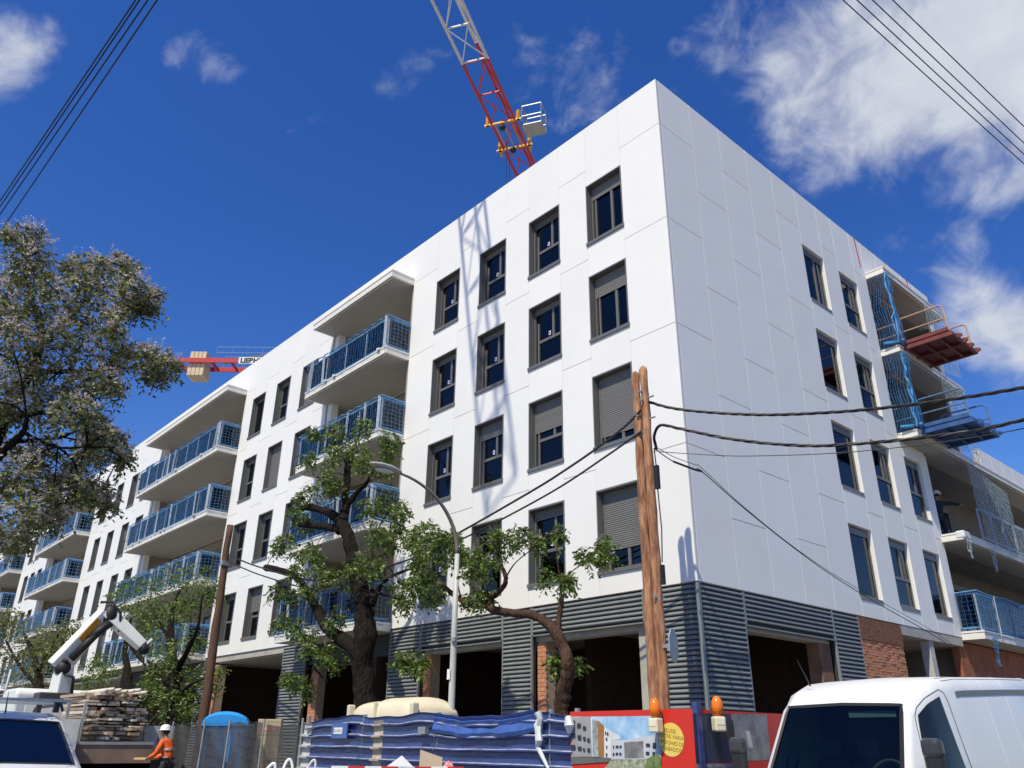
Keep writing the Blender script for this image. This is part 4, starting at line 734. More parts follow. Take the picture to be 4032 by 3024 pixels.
def text(body, size, m, parent, mat4, name='lettering', bold=.0, ext=.003, align='LEFT'):
    cu = bpy.data.curves.new(name, 'FONT'); cu.body = body; cu.size = size; cu.extrude = ext; cu.offset = bold; cu.align_x = align
    o = bpy.data.objects.new('tmp', cu); COL.objects.link(o); bpy.context.view_layer.update()
    me = bpy.data.meshes.new_from_object(o.evaluated_get(bpy.context.evaluated_depsgraph_get())); bpy.data.objects.remove(o)
    me.transform(mat4); me.materials.clear(); me.materials.append(m); return link(name, me, parent)
def frame4(o, x, z):   # text plane: local x along x, local y along z
    x = Vector(x).normalized(); z = Vector(z).normalized(); n = x.cross(z)
    m = Matrix((x, z, n)).transposed().to_4x4(); m.translation = Vector(o); return m
ink = mat('ink_black', (.012,.012,.014), .6)
text('LIEBHERR', .62, ink, c2, frame4(q2(5.6, 1.045, -.22), D2, (0,0,1)), bold=.03)
# ================================================================== POLES, LAMPS, CABLES
pl = thing('utility_pole', 'double reddish timber utility pole by the building corner', 'pole', (0.42, -2.0, 0), 0, 'timber utility poles')
for (dx, dy, top) in ((-.085, -.02, 8.58), (.085, .03, 8.66)):
    mb = MB(); n = 26; pts = []; rad = []
    for i in range(n+1):
        z = .0 + (top-.12)*i/n; knot = .008*math.sin(i*2.1+dx*40)
        pts.append((dx+.004*math.sin(i*.9), dy+.006*math.sin(i*1.3+2), z)); rad.append(.110-.030*i/n+knot)
    pts += [(dx, dy, top-.05), (dx, dy, top)]; rad += [.07, .012]
    mb.tube(pts, rad, 12); mb.build('post', wood, pl, smooth=True)
mb = MB()
for z, x in ((8.05,.07),(7.85,.09),(7.55,-.02),(7.2,.0),(4.0,.12)): mb.bar((x, -.14, z), (x+.02, .14, z), .035, .035)
mb.tube([(.19, -.02, 7.9), (.36, -.05, 7.88)], .018, 6); mb.tube([(.19, -.02, 7.45), (.36, -.05, 7.43)], .018, 6)
mb.build('bolt', galv, pl)
mb = MB(); mb.box(.27, .36, -.09, -.02, 5.98, 6.44); mb.tube([(.29, -.05, 6.8), (.31, -.05, 6.44)], .012, 5); mb.tube([(.31, -.05, 5.98), (.34, -.05, 5.2), (.30, -.05, 4.6)], .012, 5); mb.box(.26, .33, -.08, -.02, 4.2, 4.55)
mb.build('cable_joint', black, pl)
sg = thing('road_sign', 'octagonal road sign seen from the back on the double timber pole', 'sign', (.80, -1.98, 3.15))
mb = MB(); ang = R_(112); cx_, cy_ = math.cos(ang), math.sin(ang)
poly = [(.30*math.sin(math.pi/8+k*math.pi/4)*cx_, .30*math.sin(math.pi/8+k*math.pi/4)*cy_, .30*math.cos(math.pi/8+k*math.pi/4)) for k in range(8)]
mb.prism(poly, (-.02*cy_, .02*cx_, 0)); fixn(mb.build('plate', galv, sg)); mb = MB().bar((-.30, -.02, 0), (.02, .0, 0), .05, .06); mb.build('bracket', galv, sg)
# leaning single pole on the left
p2 = thing('utility_pole', 'dark weathered single timber pole leaning beside the crane truck', 'pole', (-16.55, -3.0, 0), 0, 'timber utility poles')
mb = MB(); n = 20; mb.tube([(-.42*i/n*.95+.02*math.sin(i), .01*math.sin(i*2), 8.3*i/n) for i in range(n+1)], [.17-.06*i/n+.006*math.sin(i*2.3) for i in range(n+1)], 10); mb.build('post', woodd, p2, smooth=True)
MB().box(-.40, -.20, -.14, .10, 6.9, 7.05).build('cable_clamp', galv, p2)
def smoothpts(P, m=6):
    P = [Vector(q) for q in P]; o = []
    for i in range(len(P)-1):
        a = P[max(i-1, 0)]; b = P[i]; c = P[i+1]; d = P[min(i+2, len(P)-1)]
        for k in range(m):
            t = k/m; o.append(.5*((2*b)+(c-a)*t+(2*a-5*b+4*c-d)*t*t+(3*b-a-3*c+d)*t*t*t))
    return o+[P[-1]]
def cable(P, r, label, strands=1, group='overhead cables'):
    pts = smoothpts(P, 14 if strands > 1 else 8); mb = MB()
    if strands == 1: mb.tube(pts, r, 5)
    else:
        L = 0
        for s in range(strands):
            q = []; L = 0
            for i, a in enumerate(pts):
                if i: L += (a-pts[i-1]).length
                t = (pts[min(i+1, len(pts)-1)]-pts[max(i-1, 0)]).normalized(); u = t.cross(Vector((0,0,1))).normalized(); w = u.cross(t)
                an = L*9+s*2*math.pi/strands; q.append(a+(u*math.cos(an)+w*math.sin(an))*r*.9)
            mb.tube(q, r, 5)
    o = mb.build('overhead_cable', cablem); return tag(o, label, 'cable', group)
cable(CAB_A, .017, 'upper thick twisted cable running right from the double timber pole', 3)
cable(CAB_B, .017, 'lower thick twisted cable looping right from the double timber pole', 3)
cable(CAB_C, .008, 'thin wire just under the two twisted cables at right')
cable(CAB_D, .011, 'thin cable dropping from the double pole along the right facade')
q = [Vector(a)+Vector((0,.02,.06+.05*math.sin(i))) for i, a in enumerate(CAB_D)]; cable(q, .007, 'second thin wire beside the one dropping along the right facade')
mb = MB().tube(smoothpts(CAB_D[1:4], 5), .022, 6); tag(mb.build('cable_joint', black), 'black splice sleeve on the thin cable near the building corner', 'cable joint')
cable(CAB_E, .026, 'upper of the two black cables running left from the double pole')
cable(CAB_F, .022, 'lower of the two black cables running left from the double pole')
for P, nm, lab in ((CAB_TL, 'left', ['outermost of the four wires crossing the top left sky', 'second of the four wires at top left, beside the outermost', 'third of the four wires at top left, with knotted joints', 'lone lower wire of the four at top left']), (CAB_TR, 'right', ['lowest of the four wires crossing the top right sky', 'second lowest of the four wires at top right', 'second highest of the four wires at top right', 'highest of the four wires at top right'])):
    for i, (a, b) in enumerate(P): cable(catenary(a, b, .10, 12), .0075 if nm == 'left' else .006, lab[i])
# street lamps
def lamp(name, label, x, y, H, reach, r0=.082, m=None):
    t = thing('street_lamp', label, 'street lamp', (x, y, 0), 0, 'street lamps')
    mb = MB(); mb.tube([(0,0,0),(0,0,1.0),(0,0,1.02),(0,0,H*.5),(0,0,H-1.6)], [r0,r0,r0*.9,r0*.8,r0*.62], 12); mb.build('pole', m or mat('lamp_pole_grey', (.46,.47,.45), .5, var=.12, scale=6, stretch=(1,1,.3)), t, smooth=True)
    pts = [(0,0,H-1.62)] + [(0, -reach*.84*(1-math.cos(a)), H-1.6+1.5*math.sin(a)) for a in np.linspace(.08, R_(84), 14)]
    mb = MB(); mb.tube(pts, list(np.linspace(r0*.60, r0*.36, len(pts))), 8); mb.build('arm', mat('lamp_arm_brown', (.20,.17,.14), .5, var=.1), t, smooth=True)
    e = Vector(pts[-1]); h = MB(); n = 10; vs = []
    prof = [(0,.05,.05),(.08,.09,.07),(.3,.15,.10),(.55,.16,.09),(.72,.10,.05),(.78,.03,.02)]
    for s_, w, hh in prof:
        for k in range(n): a = 2*math.pi*k/n; vs.append(e+Vector((w*math.cos(a), -s_, .02+hh*math.sin(a)*(.9 if math.sin(a) > 0 else .45)+.05*s_)))
    fs = [(i*n+k, i*n+(k+1)%n, (i+1)*n+(k+1)%n, (i+1)*n+k) for i in range(len(prof)-1) for k in range(n)]+[tuple(range(n-1,-1,-1)), tuple(range((len(prof)-1)*n, len(prof)*n))]
    h.add(vs, fs); h.build('lantern', mat('lantern_grey', (.36,.37,.35), .45), t, smooth=True)
    g = MB().sphere(e+Vector((0,-.42,-.03)), .12, 10, 6, (.9,1.9,.35)); g.build('lamp_cover', mat('lamp_lens', (.62,.64,.6), .25), t, smooth=True)
    return t
t = lamp('street_lamp', 'tall grey street lamp with a curved arm in front of the white facade', -4.14, -3.0, 6.95, 2.15)
MB().box(-.06, .03, -.10, -.085, 2.75, 2.95).build('notice', stick_w, t); MB().lathe((.06, -.06, 3.5), [(.05,0),(.05,.08)], 8).build('junction_box', galv, t)
lamp('street_lamp', 'small distant street lamp among the trees at far left', -44.0, -3.2, 6.6, 2.3)
# ================================================================== SITE FENCES AND HOARDING
bluep = mat('fence_blue', (.04,.062,.20), .26, var=.3, scale=5, stretch=(.6,1,2), bump=.25, bscale=9, spec=.7)
bluep2 = mat('fence_blue_faded', (.06,.12,.36), .3, var=.25, scale=4, bump=.25, bscale=8, spec=.6)
creamp = mat('fence_cream', (.50,.42,.30), .5, var=.2, scale=6)
greyp = mat('fence_greycream', (.52,.52,.48), .45, var=.2, scale=5)
fn = thing('sheet_fence', 'dented blue corrugated metal site fence in front of the louvred ground floor', 'fence', (0,0,0))
def ribprof(top):
    pr = [(0, .05)]; z = .05
    while z + .21 < top:
        pr += [(0, z+.118), (.045, z+.122), (.072, z+.138), (.074, z+.160), (.050, z+.178), (.004, z+.184), (0, z+.21)]; z += .21
    pr += [(0, top-.02), (.03, top)]; return pr
crestm = mat('painted_crest_highlight', (.30,.32,.42), .25, var=.6, scale=7, stretch=(.5,1,1))  # sun highlight on the rib crests, painted in as a paler blue-grey
def sheet(x0, x1, top, m, seed, Y=-4.50, parent=None, dent=.010, off=0.0, name='sheet', droop=None):
    rr = random.Random(seed); n = max(2, int((x1-x0)/.10)); pr = ribprof(top); ph = [rr.uniform(0, 6) for _ in range(6)]; vs = []; fs = []
    for i in range(n+1):
        x = x0+(x1-x0)*i/n
        for (d, z) in pr:
            k = max(0, (z-1.0))/1.0
            dy = dent*(math.sin(x*2.3+ph[0])*.6+math.sin(x*5.1+ph[1]+z*2)*.3+math.sin(x*9+ph[4]+z*5)*.12)*(.4+k*1.1)
            dz = (.028*math.sin(x*1.9+ph[2])+.014*math.sin(x*5.7+ph[3]))*k*k
            if droop: dz += droop(x)*max(0, (z-1.45)/.6)
            vs.append((x, Y-d-off+dy, z+dz))
    m_ = len(pr); fs = [(i*m_+j, (i+1)*m_+j, (i+1)*m_+j+1, i*m_+j+1) for i in range(n) for j in range(m_-1)]
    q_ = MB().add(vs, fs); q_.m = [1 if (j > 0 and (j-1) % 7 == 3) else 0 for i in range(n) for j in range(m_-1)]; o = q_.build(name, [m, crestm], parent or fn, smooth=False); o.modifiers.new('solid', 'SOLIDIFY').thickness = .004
    return o
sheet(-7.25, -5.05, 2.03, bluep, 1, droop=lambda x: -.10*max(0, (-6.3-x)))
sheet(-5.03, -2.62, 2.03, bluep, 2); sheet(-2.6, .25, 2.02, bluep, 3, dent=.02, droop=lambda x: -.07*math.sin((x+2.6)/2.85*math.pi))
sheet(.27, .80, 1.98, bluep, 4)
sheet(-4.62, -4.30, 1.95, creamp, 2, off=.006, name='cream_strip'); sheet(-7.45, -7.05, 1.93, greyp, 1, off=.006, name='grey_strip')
# torn upper flap
fl_ = MB(); nx = 26; vs = []
for i in range(nx+1):
    x = -2.62+2.6*i/nx; s_ = math.sin(i*.55)*.02+math.sin(i*1.3)*.012; b = -.07*math.sin(i/nx*math.pi)
    for (d, z) in ((.075, 1.72), (.10, 1.78), (.055, 1.90), (.085, 1.965), (.05, 1.985), (.10, 2.04)): vs.append((x, -4.5-d+s_, z+b+s_*.5))
fl_.add(vs, [(i*6+j, (i+1)*6+j, (i+1)*6+j+1, i*6+j+1) for i in range(nx) for j in range(5)])
o = fl_.build('bent_flap', bluep2, fn, smooth=False); o.modifiers.new('solid', 'SOLIDIFY').thickness = .004
tp = MB(); tp.tube([(.10+.03*math.sin(i*2.1), -4.58-.02*math.cos(i*1.7), 2.02-.10*i) for i in range(6)]+[(.35, -4.60, 1.2)], [.06,.05,.07,.05,.06,.04,.02], 6); tp.tube([(.78, -4.62, 1.94), (.82, -4.64, 1.82), (.80, -4.62, 1.72)], [.05,.075,.03], 6)
tp.build('plastic_wrap', strapm, fn)
ps = MB()
for x in (-7.3, -5.04, -2.61, .26, .82): ps.box(x-.03, x+.03, -4.49, -4.43, .1, 2.06)
split_build(ps, 'post', galv, fn)
sq = MB().box(-6.05, -5.45, -4.61, -4.585, 1.62, 1.90); sq.build('sign_plate', bluep2, fn)
sq = MB().box(-5.95, -5.62, -4.618, -4.611, 1.70, 1.82); sq.build('label_plate', stick_w, fn)
mk = MB()
for k in range(6): mk.box(-5.93+k*.052, -5.905+k*.052, -4.621, -4.6185, 1.73, 1.79-.01*(k % 2))
mk.build('label_print', mat('print_grey', (.30,.30,.30), .6), fn)
MB().box(-2.05-.9, -1.93-.9+.1, -4.66, -4.58, 1.70, 1.82).build('clamp_box', galv, fn)
# advertising hoarding with printed picture
hb = thing('advertising_hoarding', 'red site hoarding with a printed picture of white apartment blocks', 'billboard', (0,0,0))
redp = mat('print_red', (.62,.035,.022), .35, var=.05, scale=3, spec=.4)
MB().box(.76, 3.03, -4.56, -4.50, .25, 2.01).build('board', redp, hb)
MB().box(3.0, 3.055, -4.499, -2.0, .25, 2.0).build('side_board', redp, hb)
MB().box(3.0, 3.08, -4.59, -4.50, .1, 2.09).build('corner_post', bluep, hb)
def pmat(n, c, c2=None, sc=4): return mat('print_'+n, c, .4, var=.12, scale=sc, col2=c2)
PC = dict(sky=pmat('sky', (.12,.38,.70), (.55,.70,.82), 1.4), wing_shade=pmat('wing_shade', (.33,.33,.34)), wing_lit=pmat('wing_lit', (.72,.72,.70)), orange=pmat('orange', (.36,.17,.055)), balc=pmat('balc', (.25,.25,.24), (.38,.5,.55), 9), far=pmat('far', (.62,.64,.66)), mid=pmat('mid', (.52,.55,.60)), void=pmat('void', (.16,.16,.17), (.26,.25,.25), 8), base=pmat('base', (.14,.14,.14)), garden=pmat('garden', (.20,.25,.12), (.45,.44,.36), 14), bush=pmat('bush', (.10,.17,.045), (.2,.26,.1), 20))
def fit(P):   # keep prints on the board
    return [(min(max(x, .775), 2.43), min(max(z, .6), 1.95)) for x, z in P]
mb = MB(); pm = []
SG = dict(SIGN); 
for k in ('sky','garden'): 
    P = SG[k]; SG[k] = [(x, z if z > 1.325 else (.75 if k == 'garden' else 1.42)) for x, z in P]
for i, k in enumerate(('sky','wing_shade','far','wing_lit','balc','orange','mid','void','base','garden','bush')):
    P = fit(SG[k]); yv = -4.563-.0012*i; mb.cur = i; pm.append(PC[k]); mb.add([(x, yv, z) for x, z in P], [tuple(range(len(P)))])
mb.cur = len(pm); pm.append(pmat('window', (.035,.04,.05)))
for P in SIGN['wins']: mb.add([(x, -4.578, z) for x, z in fit(P)], [(0,1,2,3)])
mb.build('printed_picture', pm, hb)
cpos, crad = SIGN['circle']; mb = MB(); mb.add([(cpos[0]+crad[0]*math.cos(a)*.98, -4.5635, cpos[1]+crad[1]*math.sin(a)) for a in np.linspace(0, 2*math.pi, 40, endpoint=False)], [tuple(range(40))])
mb.build('yellow_disc', mat('print_yellow', (.80,.60,.13), .4, var=.04), hb)
olive = mat('print_olive', (.28,.20,.02), .5)
for i, ln in enumerate(('ELIGE', 'ENTRE VARIAS', 'OPCIONES DE', 'ACABADOS')):
    text(ln, .068, olive, hb, frame4((cpos[0]+(.0,.02,-.01,-.02)[i], -4.566, cpos[1]+.082-.072*i), (1,0,-.12), (0,0,1)), align='CENTER', ext=.0005)
def sidepoly(k, off, zlow=None):
    return [(3.056+off, y, (z if zlow is None or z > 1.36 else zlow)) for y, z in SIGN[k]]
mb = MB(); pics = [pmat('night', (.02,.035,.075), (.045,.05,.08), 2), pmat('room', (.34,.34,.33), (.16,.16,.16), 5), pmat('tv', (.09,.05,.04), (.03,.03,.03), 6), pmat('furn', (.02,.018,.018)), pmat('curtain', (.62,.63,.62)), pmat('low', (.30,.38,.45), (.1,.1,.1), 6)]
for i, (k, m_, off) in enumerate((('r_pic1',0,.001),('r_pic2',1,.001),('r_pic3',5,.001),('r_tv',2,.002),('r_dark',3,.003),('r_curt',4,.002))):
    mb.cur = m_; P = sidepoly(k, off); mb.add(P, [tuple(range(len(P)))])
mb.build('side_picture', pics, hb)
fs2 = thing('sheet_fence', 'blue corrugated fence running behind the white van', 'fence', (0,0,0))
MB().box(3.0, 3.05, -1.98, 12, .2, 1.95).build('sheet', bluep, fs2)
# warning lights
amber = bpy.data.materials.new('amber_lens'); amber.use_nodes = True; b_ = amber.node_tree.nodes['Principled BSDF']; b_.inputs['Base Color'].default_value = (.85,.20,.01,1); b_.inputs['Roughness'].default_value = .25; b_.inputs['Subsurface Weight'].default_value = .3; b_.inputs['Subsurface Radius'].default_value = (.05,.03,.01)
boxm = mat('lamp_box_cream', (.72,.66,.47), .5, var=.05)
def warn(label, x, y, z, rz):
    t = thing('warning_light', label, 'warning light', (x, y, z), rz, 'amber warning lights on the hoarding')
    o = MB().box(-.075, .075, -.08, .06, -.28, -.10).build('housing', boxm, t); bevel(o, .02)
    MB().box(-.055, .055, -.085, -.0801, -.20, -.13).build('front_plate', mat('lamp_plate', (.80,.74,.56), .5), t)
    MB().lathe((0,-.01,-.10), [(.05,0),(.055,.03)], 12).build('collar', mat('collar_orange', (.35,.10,.02), .5), t)
    MB().lathe((0,-.01,-.07), [(.05,0),(.072,.03),(.078,.09),(.070,.15),(.045,.20),(.015,.22),(.004,.222)], 16).build('lens', amber, t, smooth=True)
    MB().box(-.03, .03, .06, .10, -.26, -.20).bar((0,.09,-.2), (0,.12,-.05), .02).build('hook', galv, t)
warn('amber warning light over the yellow disc of the red hoarding', 2.47, -4.68, 2.0, 0); warn('amber warning light on the hoarding return beside the dark interior pictures', 3.17, -4.28, 2.02, R_(60))
# ================================================================== SITE CLUTTER
creamtank = mat('tank_cream', (.72,.64,.47), .45, var=.06, scale=3)
tk = thing('plastic_tank', 'cream plastic tank with a ribbed domed top behind the blue fence', 'tank', (-5.15, -3.45, 0))
mb = MB(); n = 22; vs = []; m = 14
for i in range(n+1):
    x = -1.12+2.24*i/n; rib = .05*(1 if (i % 3 == 1 and i > 9) else 0); e = math.sqrt(max(0, 1-(abs(x)/1.13)**9))
    for j in range(m+1):
        a = math.pi*j/m; vs.append((x, -.62*math.cos(a)*(.86+.14*e), 2.0+(.36*e+rib)*math.sin(a)**.4))
mb.add(vs, [(i*(m+1)+j, (i+1)*(m+1)+j, (i+1)*(m+1)+j+1, i*(m+1)+j+1) for i in range(n) for j in range(m)] + [tuple(range(m+1)), tuple(range((n)*(m+1)+m, n*(m+1)-1, -1))])
fixn(mb.build('dome', creamtank, tk, smooth=True))
bevel(MB().box(-1.1, 1.1, -.60, .60, .25, 2.0).build('body', creamtank, tk), .05)
for x in (-1.16, 1.16): bevel(MB().box(x-.06, x+.06, -.66, -.50, 1.85, 2.28).build('lug', creamtank, tk), .03); MB().lathe((x, -.58, 2.2), [(.03,0),(.03,.02)], 8).build('lug_hole', black, tk)
MB().box(-.16, -.10, -.66, -.60, 1.9, 2.3).build('rib', creamtank, tk)
MB().box(-1.0, 1.0, -.5, .5, .14, .25).build('pallet', mat('pallet_wood', (.35,.24,.13), .85, var=.2), tk)
# portable toilet
bl = mat('toilet_blue', (.03,.19,.55), .4, var=.08, scale=3); bl2 = mat('toilet_roof_blue', (.03,.30,.75), .38, var=.06, scale=3)
tt = thing('portable_toilet', 'blue portable toilet with a rounded light blue roof behind the mesh fence', 'toilet', (-13.1, -3.78, 0), R_(62))
bevel(MB().box(-.56, .56, -.56, .56, .14, 1.92).build('cabin', bl, tt), .03)
mb = MB(); n = 12; vs = []
for i in range(n+1):
    a = math.pi*i/n
    for y in (-.60, -.5, .5, .60): vs.append((-.60*math.cos(a), y, 1.90+(.36 if abs(y) < .55 else .28)*math.sin(a)**.8))
mb.add(vs, [(i*4+j, (i+1)*4+j, (i+1)*4+j+1, i*4+j+1) for i in range(n) for j in range(3)]+[tuple(i*4 for i in range(n+1)), tuple(i*4+3 for i in range(n,-1,-1))]); fixn(mb.build('roof', bl2, tt, smooth=False))
MB().box(-.38, .38, -.578, -.561, .25, 1.8).build('door', mat('toilet_door', (.07,.24,.58), .4), tt); MB().box(.25, .33, -.60, -.579, .95, 1.1).build('door_handle', galv, tt)
for x in (-.57, .57): MB().box(x-.012, x+.012, -.35, .35, .4, 1.7).build('side_rib', bl, tt)
# dark shade-cloth fence
cloth = bpy.data.materials.new('shade_cloth'); cloth.use_nodes = True; t_ = cloth.node_tree; b_ = t_.nodes['Principled BSDF']; b_.inputs['Base Color'].default_value = (.045,.047,.05,1); b_.inputs['Roughness'].default_value = .8
no_ = t_.nodes.new('ShaderNodeTexNoise'); no_.inputs['Scale'].default_value = 2.2; no_.inputs['Detail'].default_value = 4; mr_ = t_.nodes.new('ShaderNodeMapRange'); mr_.inputs[1].default_value = .35; mr_.inputs[2].default_value = .7; mr_.inputs[3].default_value = .68; mr_.inputs[4].default_value = .94
t_.links.new(no_.outputs[0], mr_.inputs[0]); t_.links.new(mr_.outputs[0], b_.inputs['Alpha'])
mf = thing('mesh_fence', 'wire fence panels hung with torn black shade cloth', 'fence', (0,0,0))
random.seed(9)
for k, (x0, x1, top) in enumerate(((-14.9,-12.75,1.95),(-12.7,-11.2,1.90),(-11.15,-9.3,1.98),(-9.25,-7.45,1.92))):
    nx, nz = 26, 12; vs = []; ph = random.uniform(0, 6)
    for i in range(nx+1):
        x = x0+(x1-x0)*i/nx
        for j in range(nz+1):
            z = .12+(top-.12)*j/nz; vs.append((x, -4.5+.05*math.sin(x*4+z*2+ph)+.03*math.sin(x*9+z*5), z-(.06*abs(math.sin(x*3+ph)) if j == nz else 0)))
    MB().add(vs, [(i*(nz+1)+j, (i+1)*(nz+1)+j, (i+1)*(nz+1)+j+1, i*(nz+1)+j+1) for i in range(nx) for j in range(nz)]).build('shade_cloth', cloth, mf, smooth=True)
for x in (-14.92, -12.72, -11.17, -9.27, -7.42): MB().tube([(x, -4.56, 0), (x+.02, -4.56, 2.02)], .025, 8).build('post', galv, mf)
wm = MB(); chsm = mat('dull_wire', (.09,.09,.09), .6)
for k in range(0, 74): wm.tube([(-14.9+k*.1, -4.53, .1), (-14.9+k*.1, -4.53, 1.98)], .0018, 3, False)
for z in np.arange(.2, 2.0, .25): wm.tube([(-14.9, -4.53, z), (-7.45, -4.53, z)], .004, 3, False)
wm.build('wire_grid', chsm, mf)
# tall packed stack with red print
pk = thing('packed_stack', 'tall narrow tan packed stack with a red printed band', 'stack', (-10.15, -3.95, 0), R_(55))
tan = mat('pack_tan', (.50,.38,.23), .75, var=.12, scale=4)
for i in range(5): bevel(MB().box(-.28, .28, -.18, .18, .14+i*.38, .14+i*.38+.376).build('pack', tan, pk), .012)
pr = MB().box(-.24, .22, -.1835, -.1812, 1.76, 1.88); pr.build('red_band', mat('print_faded_red', (.62,.16,.10), .7, var=.25, scale=12), pk)
pr = MB()
for i, (a, w_) in enumerate(((-.22,.03),(-.17,.012),(-.12,.09),(-.01,.012),(.02,.012),(.06,.012),(.09,.05))): pr.box(a, a+w_, -.186, -.1838, 1.78, 1.86)
pr.build('band_print', mat('print_pale', (.66,.45,.32), .7), pk)
# bulk bags with lifting loops
bagm = mat('bulk_bag_white', (.74,.74,.72), .8, var=.08, scale=4, bump=.6, bscale=6)
def bag(label, x, y, h, rz, loops):
    t = thing('bulk_bag', label, 'bag', (x, y, 0), rz, 'white bulk bags')
    n, m = 20, 10; vs = []
    for j in range(m+1):
        z = h*j/m; k = 1+.10*math.sin(math.pi*j/m)
        for i in range(n):
            a = 2*math.pi*i/n; c, s_ = math.cos(a), math.sin(a); q = .47/max(abs(c), abs(s_))**.75
            vs.append((c*q*k+.02*math.sin(i*3+j), s_*q*k+.02*math.cos(i*2+j*1.7), z+(.07*math.sin(i*2.3)+.05*math.sin(i*5.1) if j == m else 0)))
    mb = MB().add(vs, [(j*n+i, j*n+(i+1)%n, (j+1)*n+(i+1)%n, (j+1)*n+i) for j in range(m) for i in range(n)]+[tuple(range(n-1,-1,-1)), tuple(range(m*n, m*n+n))]); mb.build('sack', bagm, t, smooth=True)
    for (a, b, tilt, hh) in loops:
        P = [(a+.065*math.cos(u)*1.0+tilt*math.sin(u)*hh, b, h-.1+(hh+.1)*math.sin(u)**.8) for u in np.linspace(.0, math.pi, 14)]
        lo = MB(); lo.tube(smoothpts(P, 3), .015, 6); lo.build('lifting_loop', bagm, t, smooth=True)
bag('white bulk bag with two upright lifting loops by the mesh fence', 1.20, -9.55, 1.15, R_(62), [(-.02,-.3,.45,.22),(.22,.1,.02,.25),(-.2,-.3,-.5,.14)])
bag('white bulk bag with one loop in front of the blue fence', -.39, -8.2, 1.12, R_(62), [(.0,-.3,.3,.24)])
# red and white barrier and heap in front of the blue fence
br = thing('plastic_barrier', 'low red and white striped barrier along the foot of the blue fence', 'barrier', (1.72, -8.25, 0), R_(55))
for i in range(8): MB().box(-.72+i*.18, -.72+i*.18+.179, -.03, .03, 1.24, 1.335).build('stripe', (redp if i % 2 else stick_w), br)
for x in (-.6, .6): MB().bar((x, 0, .1), (x, 0, 1.24), .06).bar((x, -.3, .04), (x, .3, .04), .06).build('leg', galv, br)
rs = thing('rubble_sack', 'red woven sack bulging above the barrier', 'sack', (1.80, -7.62, 0)); rs.scale = (.75, .75, .97); mb = MB(); mb.sphere((0,0,.72), .34, 16, 12, (.7,.6,2.1)); mb.build('sack', mat('sack_red', (.50,.03,.035), .7, var=.4, scale=22, col2=(.62,.35,.33)), rs, smooth=True); MB().box(-.3, .3, -.25, .25, 0, .2).build('base_block', conc, rs)
bd = thing('plasterboard_sheet', 'white board leaning by the blue fence', 'board', (1.30, -7.95, 0), R_(52)); bd.scale = (.55, 1, .975); MB().prism([(-.35,0,0),(.4,0,0),(.42,.2,1.28),(.02,.22,1.47),(-.33,.2,1.33)], (0,.02,0)).build('sheet', stick_w, bd)
cbx = thing('cardboard_sheet', 'torn cardboard sheet beside the red sack', 'cardboard', (1.62, -7.78, 0), R_(50)); MB().prism([(-.12,0,0),(.2,0,0),(.16,.1,1.42),(-.10,.12,1.50)], (0,.015,0)).build('sheet', mat('cardboard', (.50,.40,.28), .8), cbx)
# ================================================================== VEHICLES
def torus(mb, R, r, n=20, m=8, axis='y', c=(0,0,0)):
    vs = []
    for i in range(n):
        a = 2*math.pi*i/n
        for j in range(m):
            b = 2*math.pi*j/m; q = R+r*math.cos(b); w = r*math.sin(b)
            p_ = {'x': (w, q*math.cos(a), q*math.sin(a)), 'y': (q*math.cos(a), w, q*math.sin(a)), 'z': (q*math.cos(a), q*math.sin(a), w)}[axis]
            vs.append((c[0]+p_[0], c[1]+p_[1], c[2]+p_[2]))
    return mb.add(vs, [(i*m+j, ((i+1)%n)*m+j, ((i+1)%n)*m+(j+1)%m, i*m+(j+1)%m) for i in range(n) for j in range(m)])
tyre = mat('tyre', (.02,.02,.02), .85); rim = mat('rim_steel', (.35,.35,.36), .4, metal=.6)
def wheel(parent, x, y, R=.34, w=.22):
    o = MB().lathe((0,0,0), [(R*.62,-w/2),(R*.9,-w/2),(R,-w*.36),(R,w*.36),(R*.9,w/2),(R*.62,w/2)], 24).build('wheel', tyre, parent, (x, y, R), True)
    o.rotation_euler = (0, R_(90), 0); MB().lathe((0,0,0), [(R*.61,-w*.45),(R*.61,w*.45)], 20).lathe((0,0,w*.3), [(R*.58,0),(R*.3,.04),(.05,.05)], 20).build('rim', rim, o)
